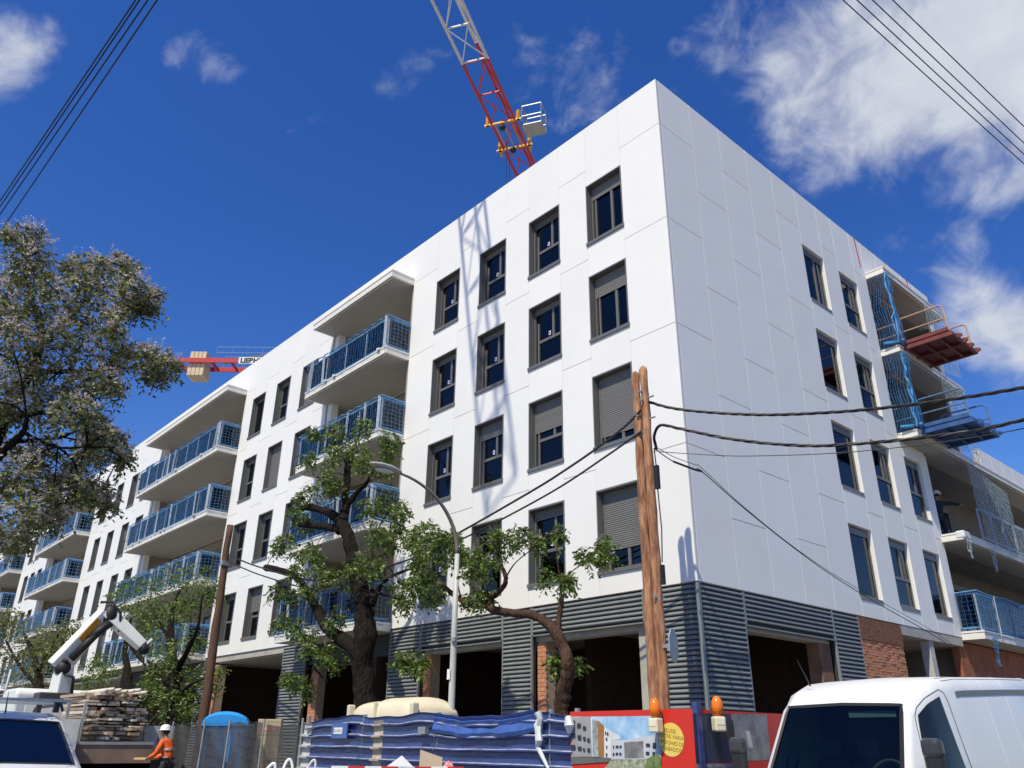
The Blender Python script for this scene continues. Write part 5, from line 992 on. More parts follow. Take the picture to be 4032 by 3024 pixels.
class Loft:
    """vehicle skin: x lateral, y from nose to rear, z up. stations: (s, wb, wt, zb, zs, zt, r)"""
    def __init__(s, st, crown=.02): s.st = st; s.cr = crown
    def sec(s, q):
        _, wb, wt, zb, zs, zt, r = q; c = s.cr
        h = [(wb*.96, zb), (wb, zb+(zs-zb)*.4), (wb, zs), (wb*.45+wt*.55, (zs+zt-r)/2), (wt, zt-r), (wt-.29*r, zt-.29*r), (wt-r, zt), (0, zt+c)]
        return [(-a, b) for a, b in h] + [(a, b) for a, b in h[-2::-1]]
    def P(s, y, v):
        st = s.st; y = min(max(y, st[0][0]), st[-1][0])
        for a, b in zip(st, st[1:]):
            if y <= b[0]: break
        t = (y-a[0])/(b[0]-a[0]); q = [a[i]+(b[i]-a[i])*t for i in range(7)]; S_ = s.sec(q)
        v = min(max(v, 0), 14); i = min(int(v), 13); f = v-i
        return Vector((S_[i][0]*(1-f)+S_[i+1][0]*f, y, S_[i][1]*(1-f)+S_[i+1][1]*f))
    def N(s, y, v):
        e = .02; a = s.P(y+e, v)-s.P(y-e, v); b = s.P(y, v+e*2)-s.P(y, v-e*2); n = a.cross(b).normalized()
        c = Vector((0, y, 1.0)); return n if n.dot(s.P(y, v)-c) > 0 else -n
    def skin(s, skip=()):
        mb = MB(); vs = []; n = len(s.st)
        for q in s.st: vs += [(x, q[0], z) for x, z in s.sec(q)]
        fs = [(i*15+j, i*15+j+1, (i+1)*15+j+1, (i+1)*15+j) for i in range(n-1) for j in range(14) if not any(i0 <= i < i1 and j0 <= j < j1 for i0, i1, j0, j1 in skip)]
        fs += [(i*15, (i+1)*15, (i+1)*15+14, i*15+14) for i in range(n-1)]
        fs += [tuple(range(15)), tuple(range((n-1)*15+14, (n-1)*15-1, -1))]
        mb.add(vs, fs); return mb
    def patch(s, c, off=.006, nu=8, nv=8, th=0):
        # c: 4 corners (y,v) in order
        mb = MB(); vs = []
        for i in range(nu+1):
            for j in range(nv+1):
                a, b = i/nu, j/nv
                y = (c[0][0]*(1-a)+c[1][0]*a)*(1-b)+(c[3][0]*(1-a)+c[2][0]*a)*b; v = (c[0][1]*(1-a)+c[1][1]*a)*(1-b)+(c[3][1]*(1-a)+c[2][1]*a)*b
                vs.append(s.P(y, v)+s.N(y, v)*off)
        k_ = (nv+1); n0 = (vs[k_]-vs[0]).cross(vs[k_+1]-vs[0]); y_ = sum(q[0] for q in c)/4; v_ = sum(q[1] for q in c)/4; fl_p = n0.dot(s.N(y_, v_)) < 0
        return mb.add(vs, [((i*k_+j, i*k_+j+1, (i+1)*k_+j+1, (i+1)*k_+j) if fl_p else (i*k_+j, (i+1)*k_+j, (i+1)*k_+j+1, i*k_+j+1)) for i in range(nu) for j in range(nv)])
    def seam(s, pts, m, parent, r=.006, name='seam', n=10):
        P = []
        for a, b in zip(pts, pts[1:]):
            for k in range(n): t = k/n; y = a[0]+(b[0]-a[0])*t; v = a[1]+(b[1]-a[1])*t; P.append(s.P(y, v)+s.N(y, v)*.001)
        P.append(s.P(*pts[-1])); return MB().tube(P, r, 4).build(name, m, parent)
carwhite = mat('car_paint_white', (.74,.745,.74), .28, var=.03, scale=1.5, spec=.6)
trim = mat('black_plastic', (.022,.022,.024), .5); seamm = mat('seam_dark', (.10,.10,.10), .7); glossblack = mat('dark_gloss', (.010,.012,.014), .10, spec=.3)
wsglass = glass('windscreen_glass', (.40,.60,.60), .0, .75)
vanp = thing('delivery_van', 'white high-roof panel van parked at bottom right facing the camera', 'van', (5.235, -6.15, -.03)); vanp.scale = (.92, 1, .985)
vanp.rotation_euler = (R_(2.9), 0, 0)
L_ = Loft([(0,.72,.60,.42,.62,.82,.10),(.06,.86,.76,.34,.70,.93,.12),(.30,.96,.86,.30,.82,1.06,.12),(.62,1.0,.90,.28,.92,1.15,.12),(.78,1.0,.90,.28,.96,1.20,.12),
           (1.30,1.01,.80,.28,1.05,1.97,.11),(1.40,1.01,.81,.28,1.08,2.04,.14),(1.58,1.01,.85,.28,1.10,2.14,.14),(1.9,1.01,.88,.28,1.12,2.22,.14),(2.4,1.01,.90,.28,1.12,2.25,.14),(3.7,1.01,.90,.28,1.12,2.25,.14),(4.85,1.01,.90,.28,1.12,2.24,.14),(4.98,.98,.83,.30,1.12,2.17,.17),(5.03,.93,.78,.32,1.12,2.10,.14)])
o = L_.skin([(4, 5, 6, 8)]).build('body', carwhite, vanp, smooth=True); fixn(o); m_ = o.modifiers.new('sub', 'SUBSURF'); m_.levels = 0; m_.render_levels = 0
L_.patch([(.78,6),(1.30,6),(1.30,8),(.78,8)], 0, 8, 10).build('windscreen', wsglass, vanp, smooth=True)
L_.seam([(.775,5.95),(1.305,5.95),(1.305,8.05),(.775,8.05),(.775,5.95)], trim, vanp, .022, 'windscreen_seal')
for sgn in (0, 1):
    V = (lambda v: 14-v) if sgn else (lambda v: v)
    L_.patch([(1.02,V(2.35)),(1.38,V(3.95)),(1.86,V(3.95)),(1.92,V(2.35))], .004).build('side_window', glossblack, vanp, smooth=True)
    L_.seam([(.98,V(1.2)),(1.0,V(2.3)),(1.33,V(3.98)),(1.42,V(4.35)),(1.9,V(4.35)),(2.02,V(3.8)),(2.08,V(2)),(2.05,V(.6))], seamm, vanp, .005, 'door_seam')
    L_.patch([(2.25,V(3.86)),(4.9,V(3.86)),(4.9,V(3.98)),(2.25,V(3.98))], .006, 12, 2).build('sliding_rail', mat('rail_grey', (.16,.16,.16), .5), vanp)
    L_.patch([(2.95,V(1.62)),(4.95,V(1.62)),(4.95,V(1.95)),(2.95,V(1.95))], .014, 8, 2).build('side_moulding', trim, vanp)
    for y in (3.1, 3.75): L_.seam([(y,V(.5)),(y,V(2)),(y-.03,V(3.8)),(y-.03,V(5)),(y-.03,V(6))], mat('crease', (.70,.70,.70), .4), vanp, .002, 'panel_crease')
    L_.seam([(2.1,V(5.9)),(4.9,V(5.9))], seamm, vanp, .004, 'roof_seam')
    sx = 1 if sgn else -1
    L_.patch([(1.82,V(1.75)),(1.98,V(1.75)),(1.98,V(1.88)),(1.82,V(1.88))], .018, 3, 2).build('door_handle', trim, vanp)
    L_.seam([(.70,V(2.2)),(.72,V(4.2)),(.70,V(5.6))], seamm, vanp, .005, 'bonnet_seam')
    L_.seam([(2.1,V(5.2)),(4.9,V(5.2))], seamm, vanp, .006, 'rain_gutter')
    hd = MB(); hd.box(sx*1.06, sx*1.24, .78, .90, 1.30, 1.66); bevel(hd.build('mirror', trim, vanp), .045, 3)
    cpm = MB(); cpm.box(sx*1.05, sx*1.25, .765, .90, 1.50, 1.68); bevel(cpm.build('mirror_cap', mat('mirror_cap', (.05,.05,.055), .3), vanp), .05, 3); ar = MB().bar((sx*.95, .98, 1.26), (sx*1.12, .86, 1.33), .06, .10); ar.build('mirror_arm', trim, vanp)
    wheel(vanp, sx*.86, .92); wheel(vanp, sx*.86, 4.05)
    L_.patch([(.02,V(3.1)),(.22,V(3.1)),(.36,V(4.5)),(.08,V(4.5))], .006, 5, 5).build('headlight', mat('headlight', (.55,.57,.6), .15), vanp, smooth=True)
wp = MB(); wp.tube([L_.P(.74,6.2)+Vector((0,0,.03)), L_.P(.86,6.5)+Vector((0,0,.04)), L_.P(.80,7.0)+Vector((0,0,.035))], .014, 5); wp.tube([L_.P(.74,7.1)+Vector((0,0,.03)), L_.P(.87,7.35)+Vector((0,0,.04)), L_.P(.79,7.85)+Vector((0,0,.035))], .014, 5); wp.build('wiper', trim, vanp)
MB().tube([(-.55, 1.62, 2.20), (-.62, 1.52, 2.50)], [.012,.003], 5).build('antenna', trim, vanp)
L_.patch([(.05,5.4),(.12,5.4),(.12,8.6),(.05,8.6)], .006, 2, 8).build('grille', trim, vanp)
it = MB(); it.box(-.80, .80, .80, 1.30, .9, 1.17); it.build('dashboard', mat('dash_grey', (.05,.055,.06), .7), vanp)
it = MB(); it.box(-.76, .76, 2.05, 2.10, .5, 1.98); it.build('bulkhead', mat('bulkhead', (.04,.045,.05), .8), vanp)
for x in (-.5, -.02, .48):
    bevel(MB().box(x-.21, x+.21, 1.75, 1.90, .7, 1.40).build('seat', mat('seat_teal', (.03,.06,.08), .8), vanp), .05); bevel(MB().box(x-.13, x+.13, 1.74, 1.84, 1.43, 1.62).build('headrest', mat('seat_teal2', (.06,.10,.13), .8), vanp), .04)
sw = torus(MB(), .19, .016, 22, 6, 'y', (0,0,0)).build('steering_wheel', mat('wheel_grey', (.12,.12,.12), .6), vanp, (.46, 1.18, 1.30)); sw.rotation_euler = (R_(-38), 0, 0)
MB().prism([(-.10,.92,1.185),(.20,.92,1.185),(.20,1.02,1.20),(-.10,1.02,1.20)], (0,0,.012)).build('paper', stick_w, vanp)
MB().box(.05, .60, 1.33, 1.36, 1.86, 1.92).build('sun_visor', mat('visor', (.34,.38,.36), .7), vanp)
# car at the left edge
car = thing('parked_car', 'white car with roof bars at the bottom left edge', 'car', (-.65, -11.45, 0), R_(90-4)); car.scale = (1.08, 1.08, 1.06)
K_ = Loft([(0,.60,.52,.30,.45,.62,.10),(.06,.76,.66,.24,.55,.92,.12),(.25,.86,.74,.22,.75,1.06,.12),(.62,.89,.78,.22,.85,1.16,.12),(.92,.90,.80,.22,.90,1.22,.12),(1.62,.91,.66,.22,.95,1.66,.10),(1.75,.91,.66,.22,.97,1.72,.12),(2.1,.91,.67,.22,.98,1.77,.13),(3.2,.91,.67,.22,.98,1.77,.13),(4.1,.90,.64,.24,.98,1.70,.13),(4.3,.86,.60,.28,.95,1.45,.12),(4.36,.80,.56,.32,.9,1.2,.1)])
fixn(K_.skin([(4, 5, 6, 8)]).build('body', mat('car_white_dusty', (.66,.68,.72), .3, var=.12, scale=2.2, spec=.6), car, smooth=True))
K_.patch([(.92,6),(1.62,6),(1.62,8),(.92,8)], 0, 8, 10).build('windscreen', glass('car_glass', (.25,.33,.45), .07, .5), car, smooth=True)
K_.seam([(.915,5.95),(1.625,5.95),(1.625,8.05),(.915,8.05),(.915,5.95)], trim, car, .016, 'windscreen_seal')
for sgn in (0, 1):
    V = (lambda v: 14-v) if sgn else (lambda v: v); sx = 1 if sgn else -1
    K_.patch([(1.15,V(2.3)),(1.68,V(3.9)),(2.35,V(3.9)),(2.35,V(2.3))], .004).build('side_window', glossblack, car, smooth=True); K_.patch([(2.45,V(2.3)),(2.45,V(3.9)),(3.3,V(3.9)),(3.4,V(2.3))], .004).build('side_window', glossblack, car, smooth=True)
    K_.patch([(.04,V(3.0)),(.26,V(3.0)),(.42,V(4.6)),(.1,V(4.6))], .006, 5, 5).build('headlight', mat('headlight2', (.5,.5,.52), .15), car, smooth=True)
    bevel(MB().box(sx*.96, sx*1.10, 1.15, 1.25, .95, 1.12).build('mirror', trim, car), .03); wheel(car, sx*.76, .82, .31, .2); wheel(car, sx*.76, 3.5, .31, .2)
    MB().tube([(sx*.60, 1.75, 1.80), (sx*.60, 1.9, 1.87), (sx*.60, 3.6, 1.87), (sx*.60, 3.75, 1.79)], .018, 6).build('roof_rail', trim, car)
for y in (2.0, 3.2): MB().box(-.72, .72, y-.045, y+.045, 1.90, 1.935).build('roof_bar', galv, car); MB().box(-.60, -.54, y-.04, y+.04, 1.78, 1.90).box(.54, .60, y-.04, y+.04, 1.78, 1.90).build('bar_foot', trim, car)
MB().tube([(.02, 1.85, 1.76), (.02, 2.0, 2.0)], [.01,.003], 5).build('antenna', trim, car)
MB().box(-.7, .7, 1.0, 1.45, .8, 1.06).build('dashboard', trim, car); MB().box(-.7, .7, 2.2, 2.3, .4, 1.45).build('seat_row', mat('seat_dark', (.02,.025,.035), .85), car)
# ---- crane truck
tw = mat('truck_white', (.72,.73,.72), .35, var=.07, scale=2); alu = mat('sideboard_grey', (.38,.39,.38), .55, var=.2, scale=4, metal=.2); chs = mat('chassis_dark', (.03,.03,.03), .7); brn = mat('tailgate_brown', (.26,.175,.125), .75, var=.25, scale=3)
tr_ = thing('crane_truck', 'white flatbed truck with a folded white loader crane behind its cab', 'truck', (-1.955, 2.759, -.32)); tr_.scale = (1.2, 1.2, 1.2)
mb = MB(); prof = [(-15.0,.75),(-15.0,2.62),(-15.15,2.74),(-16.3,2.74),(-16.62,2.55),(-16.85,1.75),(-16.9,1.0),(-16.85,.7)]
mb.prism([(x, -8.65, z) for x, z in prof], (0, 2.05, 0)); bevel(fixn(mb.build('cab', tw, tr_)), .07, 3)
MB().box(-14.985, -14.96, -8.4, -6.85, 1.75, 2.5).build('rear_window', glossblack, tr_); MB().prism([(-16.45,-6.595,2.45),(-15.5,-6.595,2.45),(-15.5,-6.595,1.75),(-16.75,-6.595,1.75)], (0,.006,0)).build('side_window', glossblack, tr_)
MB().bar((-16.5, -8.7, 1.9), (-16.5, -9.0, 1.95), .05).box(-16.6, -16.45, -9.1, -8.9, 1.7, 2.3).build('mirror', trim, tr_); MB().box(-16.6, -16.45, -6.4, -6.2, 1.7, 2.3).build('mirror', trim, tr_)
MB().box(-16.8, -11.0, -8.3, -8.1, .55, .8).box(-16.8, -11.0, -7.1, -6.9, .55, .8).build('chassis', chs, tr_)
MB().box(-13.9, -10.95, -8.62, -6.42, .95, 1.06).build('bed', alu, tr_)
MB().box(-13.95, -13.88, -8.62, -6.42, 1.06, 2.35).build('headboard', tw, tr_)
for y in (-8.62, -6.47): MB().box(-13.85, -11.0, y, y+.04, 1.06, 1.48).build('sideboard', alu, tr_)
MB().box(-10.99, -10.95, -8.62, -6.42, .62, 1.44).build('tailgate', brn, tr_); MB().box(-11.0, -10.93, -8.62, -6.42, 1.44, 1.50).build('tailgate_rail', alu, tr_)
g1 = MB().prism([(-10.98,-8.62,1.06),(-10.98,-8.62,1.95),(-10.7,-8.15,1.95),(-10.7,-8.15,1.06)], (.03,-.02,0)); g1.build('open_side_gate', alu, tr_)
g1 = MB(); 
for k in range(3): g1.prism([(-11.9+.02*k,-6.3-.42+.36*k,1.15),(-11.9+.02*k,-6.3-.42+.36*k,1.86),(-11.9+.02*k,-6.38+.36*k,1.86),(-11.9+.02*k,-6.38+.36*k,1.15)], (.03,0,0))
g1.build('dropped_side_panel', mat('panel_pale', (.45,.46,.44), .6, var=.15, scale=4), tr_)
for y in (-8.3, -7.95): MB().box(-11.5, -11.44, y, y+.06, 1.06, 2.35).build('stake', alu, tr_)
for (x, y) in ((-16.2,-8.5),(-16.2,-6.75),(-12.2,-8.45),(-12.2,-6.75)): 
    w_ = MB().lathe((0,0,-.13), [(.28,0),(.40,.02),(.42,.1),(.42,.18),(.40,.24),(.28,.26)], 20).build('wheel', tyre, tr_, (x, y, .69), True); w_.rotation_euler = (R_(90), 0, 0)
# loader crane
def boxbeam(mb, a, b, w0, h0, w1, h1):
    a = Vector(a); b = Vector(b); d = (b-a).normalized(); s_ = d.cross(Vector((.95,.3,0))).normalized(); t = d.cross(s_).normalized(); vs = []
    for p_, w, h in ((a, w0, h0), (b, w1, h1)):
        for i, j in ((-1,-1),(1,-1),(1,1),(-1,1)): vs.append(p_+t*(i*w/2)+s_*(j*h/2))
    return mb.add(vs, [(0,1,2,3),(7,6,5,4),(0,4,5,1),(1,5,6,2),(2,6,7,3),(3,7,4,0)])
cb2 = MB().box(-14.8, -14.2, -8.3, -6.8, 2.1, 2.62).box(-14.7, -14.3, -8.2, -7.9, .9, 2.1).box(-14.7,-14.3,-7.2,-6.9,.9,2.1); bevel(cb2.build('crane_base', mat('crane_base_dark', (.05,.05,.05), .6), tr_), .03)
mb = MB(); boxbeam(mb, (-14.47,-7.78,2.55), (-14.47,-7.80,3.3), .42, .40, .36, .34); bevel(mb.build('crane_column', tw, tr_), .03)
mb = MB(); boxbeam(mb, (-14.52,-7.96,3.22), (-14.31,-7.12,4.68), .32, .54, .32, .36); bevel(mb.build('inner_boom', tw, tr_), .03)
mb = MB(); boxbeam(mb, (-14.30,-7.14,4.72), (-14.02,-6.10,3.88), .28, .38, .24, .27); bevel(mb.build('outer_boom', tw, tr_), .03)
mb = MB(); mb.sphere((-14.27,-7.02,4.60), .26, 12, 8, (.8,.8,1.15)); mb.tube([(-14.25,-7.45,3.95),(-14.12,-7.0,4.42)], .11, 10); mb.tube([(-14.2,-7.75,3.45),(-14.2,-7.1,4.35)], .10, 10); mb.tube([(-14.35,-7.3,4.95),(-14.2,-7.05,4.98),(-14.1,-6.8,4.7),(-14.1,-6.75,4.2)], .035, 6); mb.tube([(-14.3,-7.9,3.1),(-14.2,-7.6,3.0),(-14.25,-7.55,2.6)], .04, 6); mb.sphere((-13.98,-6.05,3.80), .15, 10, 8, (.7,1,1)); mb.sphere((-14.4,-7.85,3.22), .2, 10, 8); mb.build('hydraulics', black, tr_, smooth=True)
mb = MB(); boxbeam(mb, (-14.215,-7.62,3.92), (-14.135,-7.30,4.47), .015, .17, .015, .17); mb.build('yellow_decal', mat('decal_amber', (.60,.28,.02), .5, var=.3, scale=16), tr_)
mb = MB(); 
for a in (.05, .2): p_ = Vector((-14.30,-7.9,3.40))+Vector((.12,.12,-.02))*(a*2); mb.sphere(p_, .05, 8, 6)
mb.build('pin', black, tr_)
mb = MB().bar((-13.98,-6.0,3.95), (-13.92,-5.9,4.08), .06).tube([(-13.95,-5.98,3.66),(-13.93,-5.95,3.45),(-13.93,-5.88,3.38)], .03, 6); mb.build('crane_hook', tw, tr_)
# load of formwork boards
ld = thing('board_stack', 'messy stack of pale formwork boards loaded on the truck bed', 'boards', (-16.835, -6.001, .964)); ld.scale = (1.2, 1.2, 1.2)
random.seed(31); bw = [mat('board_%d' % i, c, .85, var=.2, scale=6, stretch=(.4,3,3)) for i, c in enumerate(((.55,.48,.38),(.46,.36,.27),(.34,.24,.17),(.62,.57,.49),(.20,.14,.10)))]
z = 0.0; row = 0
while z < 1.46:
    y = -.62+random.uniform(0,.1); hi = random.choice((.035,.05,.07))
    while y < .78-(.35 if z > 1.1 else 0):
        w = random.uniform(.10,.26); x0 = -1.3+random.uniform(-.1,.25); x1 = 1.15+random.uniform(-.35,.18)
        if z > .9: y += .0; x1 -= .2
        o = MB().box(x0, x1, y, y+w-.012, 0, hi-.008).build('board', bw[random.choices(range(5), (4,3,2,4,2))[0]], ld, (0, 0, z+random.uniform(-.004,.004))); o.rotation_euler = (random.uniform(-.02,.02), random.uniform(-.006,.006), random.uniform(-.03,.03))
        y += w+random.choice((0, .0, .03, .08))
    z += hi+random.choice((0,.004,.03)); row += 1
for k in range(7):
    o = MB().tube([(-.9+random.uniform(-.2,.2),0,0),(1.15,0,0)], .04, 8).build('round_pole', bw[3], ld, (0, -.3+k*.15, 1.50+random.uniform(0,.06)), True)
# ================================================================== PEOPLE
skin_m = mat('skin', (.33,.19,.13), .6); hair_m = mat('hair_dark', (.02,.016,.014), .8)
def skinmesh(name, V_, E_, m, parent, sub=2):
    me = bpy.data.meshes.new(name); me.from_pydata([v[:3] for v in V_], E_, []); me.materials.append(m); o = link(name, me, parent)
    md = o.modifiers.new('skin', 'SKIN'); md.use_smooth_shade = True
    for i, v in enumerate(V_):
        r = v[3]; o.data.skin_vertices[0].data[i].radius = (r if not hasattr(r, '__len__') else r[0], r if not hasattr(r, '__len__') else r[1])
    o.data.skin_vertices[0].data[0].use_root = True
    ss = o.modifiers.new('sub', 'SUBSURF'); ss.levels = sub; ss.render_levels = sub; return o
def person(label, loc, rz, J, jacket, trousers, helmet=None, stripe=None, group=None):
    """J: joint positions, local x forward, y left, z up"""
    t = thing('person', label, 'person', loc, rz, group); V_ = []; E_ = []; ix = {}
    def v(n, p_, r): ix[n] = len(V_); V_.append((*p_, r)); return ix[n]
    def e(a, b): E_.append((ix[a], ix[b]))
    R0 = dict(pelvis=(.125,.16), waist=(.105,.14), chest=(.12,.17), neck0=.07, neck=.055, head0=.075, head=.10, headt=.085, shL=.07, elL=.045, wrL=.030, shR=.07, elR=.045, wrR=.030, hipL=.09, knL=.062, anL=.045, toeL=.04, hipR=.09, knR=.062, anR=.045, toeR=.04)
    for n, p_ in J.items(): v(n, p_, R0[n])
    for a, b in (('pelvis','waist'),('waist','chest'),('chest','neck0'),('neck0','neck'),('neck','head0'),('head0','head'),('head','headt'),('chest','shL'),('shL','elL'),('elL','wrL'),('chest','shR'),('shR','elR'),('elR','wrR'),('pelvis','hipL'),('hipL','knL'),('knL','anL'),('anL','toeL'),('pelvis','hipR'),('hipR','knR'),('knR','anR'),('anR','toeR')): e(a, b)
    for s_ in 'LR':
        w = Vector(J['wr'+s_]); d = (w-Vector(J['el'+s_])).normalized(); sd = d.cross(Vector((0,0,1))).normalized(); pn = 'palm'+s_; v(pn, w+d*.055, (.02,.038)); e('wr'+s_, pn)
        for k in range(4):
            f = w+d*.10+sd*(.030-.02*k); v(pn+'f%d' % k, f, .010); e(pn, pn+'f%d' % k); g = f+d*(.035,.042,.04,.03)[k]+Vector((0,0,-.018)); v(pn+'g%d' % k, g, .008); e(pn+'f%d' % k, pn+'g%d' % k)
        f = w+d*.06+sd*.05*(1 if s_ == 'R' else -1); v(pn+'t', f, .011); e(pn, pn+'t'); v(pn+'u', f+d*.035, .009); e(pn+'t', pn+'u')
    skinmesh('body', V_, E_, skin_m, t, 1)
    def sub(names, edges, grow, name, m):
        vs = []; mp = {}
        for n in names:
            r = R0[n]; r = tuple(q+grow for q in r) if hasattr(r, '__len__') else r+grow; mp[n] = len(vs); vs.append((*J[n], r))
        return skinmesh(name, vs, [(mp[a], mp[b]) for a, b in edges], m, t, 1)
    sub(['chest','waist','pelvis','neck0','shL','elL','wrL','shR','elR','wrR'], [('pelvis','waist'),('waist','chest'),('chest','neck0'),('chest','shL'),('shL','elL'),('elL','wrL'),('chest','shR'),('shR','elR'),('elR','wrR')], .022, 'jacket', jacket)
    sub(['pelvis','hipL','knL','anL','hipR','knR','anR'], [('pelvis','hipL'),('hipL','knL'),('knL','anL'),('pelvis','hipR'),('hipR','knR'),('knR','anR')], .018, 'trousers', trousers)
    h = Vector(J['head']); f = Vector((1,0,0)); 
    fc = MB(); fc.sphere(h+Vector((.105,0,-.02)), .018, 8, 6, (1.2,.8,1.6)); fc.build('nose', skin_m, t, smooth=True)
    fc = MB(); fc.sphere(h+Vector((.094,.035,.012)), .012, 8, 6); fc.sphere(h+Vector((.094,-.035,.012)), .012, 8, 6); fc.build('eyes', black, t, smooth=True)
    fc = MB(); fc.box(h.x+.085, h.x+.102, h.y-.025, h.y+.025, h.z-.068, h.z-.058); fc.build('mouth', mat('lip', (.22,.08,.07), .6), t)
    fc = MB(); fc.sphere(h+Vector((0,.10,-.01)), .028, 8, 6, (.9,.4,1.3)); fc.sphere(h+Vector((0,-.10,-.01)), .028, 8, 6, (.9,.4,1.3)); fc.build('ears', skin_m, t, smooth=True)
    fc = MB(); fc.sphere(h+Vector((-.02,0,.035)), .112, 14, 8, (1,.95,.95)); fc.build('hair', hair_m, t, smooth=True)
    if helmet:
        hm = MB(); hc = h+Vector((0,0,.055)); hm.lathe(hc, [(.150,0),(.152,.01),(.135,.02),(.132,.06),(.110,.11),(.06,.140),(.01,.148)], 18); hm.prism([hc+Vector((.10,.09,.004)), hc+Vector((.10,-.09,.004)), hc+Vector((.19,-.06,-.006)), hc+Vector((.19,.06,-.006))], (0,0,.012)); hm.build('helmet', helmet, t, smooth=True)
    for s_ in 'LR':
        a = Vector(J['an'+s_]); b = Vector(J['toe'+s_]); o = MB().sphere((a+b)/2+Vector((0,0,-.01)), .07, 10, 8, (2.0,.75,.75)).build('shoe', black, t, smooth=True)
    if stripe:
        st = MB(); c = (Vector(J['chest'])*.45+Vector(J['waist'])*.55); st.lathe(c, [(.165,0),(.165,.05)], 14); st.build('reflective_band', stripe, t)
    return t
def pose(lean=.0, armL=None, armR=None, stride=.12, H=1.0):
    J = dict(pelvis=(0,0,.95), waist=(.02+lean*.35,0,1.12), chest=(.03+lean*.8,0,1.34), neck0=(.03+lean*1.1,0,1.47), neck=(.05+lean*1.2,0,1.53), head0=(.07+lean*1.3,0,1.57), head=(.09+lean*1.4,0,1.64), headt=(.08+lean*1.4,0,1.71),
             shL=(.02+lean,.19,1.42), shR=(.02+lean,-.19,1.42), hipL=(0,.10,.90), hipR=(0,-.10,.90), knL=(stride*.7+.05,.11,.50), anL=(stride*.6,.11,.09), toeL=(stride*.6+.14,.12,.045), knR=(-stride*.2+.05,-.11,.50), anR=(-stride*1.3,-.11,.09), toeR=(-stride*1.3+.14,-.12,.045))
    aL = armL or ((.05,.25,1.14), (.12,.25,.90)); aR = armR or ((.05,-.25,1.14), (.12,-.25,.90))
    J['elL'] = (aL[0][0]+lean*.8, *aL[0][1:]); J['wrL'] = (aL[1][0]+lean*.5, *aL[1][1:]); J['elR'] = (aR[0][0]+lean*.8, *aR[0][1:]); J['wrR'] = (aR[1][0]+lean*.5, *aR[1][1:]); return J
hiv = mat('hi_vis_orange', (.85,.13,.015), .65, var=.12, scale=6, bump=.4, bscale=9); drk = mat('dark_trousers', (.03,.03,.035), .85); hel = mat('helmet_white', (.78,.78,.76), .3); band = mat('band_silver', (.60,.52,.42), .4)
WX, WY = -13.35, -5.12
wk = person('person in an orange high-visibility jacket and white helmet carrying a short plank', (WX, WY, .08), R_(216), pose(.10, ((.16,.24,1.12),(.42,.14,1.04)), ((.16,-.24,1.12),(.42,-.12,1.04)), .2), hiv, drk, hel, band)
pk_ = thing('plank', 'short pale plank held by the person in orange', 'plank', (WX, WY, .08), R_(216)); MB().box(.36, .95, -.16, .10, .985, 1.03).build('board', mat('plank_tan', (.62,.40,.19), .8, var=.15, scale=5), pk_)
dkb = mat('dark_blue_cloth', (.018,.022,.035), .85, var=.2); 
person('person in dark work clothes and pale helmet standing on the right balcony', (-.45, 14.85, 7.80), R_(-35), pose(.02, ((.15,.45,1.38),(.22,.72,1.34)), None, .05), dkb, dkb, hel)
person('person with dark hair behind the railing of the upper left balcony', (-29.0, -.25, 13.80), R_(-40), pose(.10, None, None, .05), dkb, dkb)
# ================================================================== TREES
def leafmesh(name, clusters, stems, leaf, m, parent, seed, spread=.9, droop=.5, nl=7, stemlen=.26, smooth=False):
    g = np.random.default_rng(seed); C_ = np.array(clusters); n = len(C_)*stems; ci = np.repeat(np.arange(len(C_)), stems)
    d = g.normal(size=(n, 3)); d /= np.linalg.norm(d, axis=1)[:, None]; rad = g.random(n)**.42
    base = C_[ci, :3]+d*(rad*C_[ci, 3]*spread)[:, None]
    o = d+g.normal(size=(n, 3))*.6; o[:, 2] -= droop*.3; o /= np.linalg.norm(o, axis=1)[:, None]
    V = []; k = np.arange(nl)/(nl-1)
    side = np.cross(o, np.array([0,0,1.])+g.normal(size=(n, 3))*.25); side /= np.linalg.norm(side, axis=1)[:, None]
    L = stemlen*(.6+.8*g.random(n))
    pos = base[:, None, :]+o[:, None, :]*(L[:, None]*k)[:, :, None]; pos[:, :, 2] -= droop*(L[:, None]*k**2*.8)
    sgn = np.where(np.arange(nl) % 2 == 0, 1., -1.)
    ld_ = side[:, None, :]*sgn[None, :, None]*.85+o[:, None, :]*.45+g.normal(size=(n, nl, 3))*.35; ld_[:, :, 2] -= droop*.75
    ld_ /= np.linalg.norm(ld_, axis=2)[:, :, None]
    wv = np.cross(ld_, g.normal(size=(n, nl, 3))); wv /= np.linalg.norm(wv, axis=2)[:, :, None]
    ll = leaf*(.7+.6*g.random((n, nl)))[:, :, None]; ww = ll*.24
    p0 = pos; p1 = pos+ld_*ll*.45+wv*ww; p2 = pos+ld_*ll; p3 = pos+ld_*ll*.45-wv*ww
    Q = np.stack([p0, p1, p2, p3], 2).reshape(-1, 3); nq = len(Q)//4
    me = bpy.data.meshes.new(name); me.vertices.add(len(Q)); me.vertices.foreach_set('co', Q.astype(np.float32).ravel()); me.loops.add(nq*4); me.loops.foreach_set('vertex_index', np.arange(nq*4, dtype=np.int32))
    me.polygons.add(nq); me.polygons.foreach_set('loop_start', np.arange(0, nq*4, 4, dtype=np.int32)); me.polygons.foreach_set('loop_total', np.full(nq, 4, dtype=np.int32)); me.update(); me.validate(); me.materials.append(m)
    return tag(link(name, me, parent), kind='stuff')
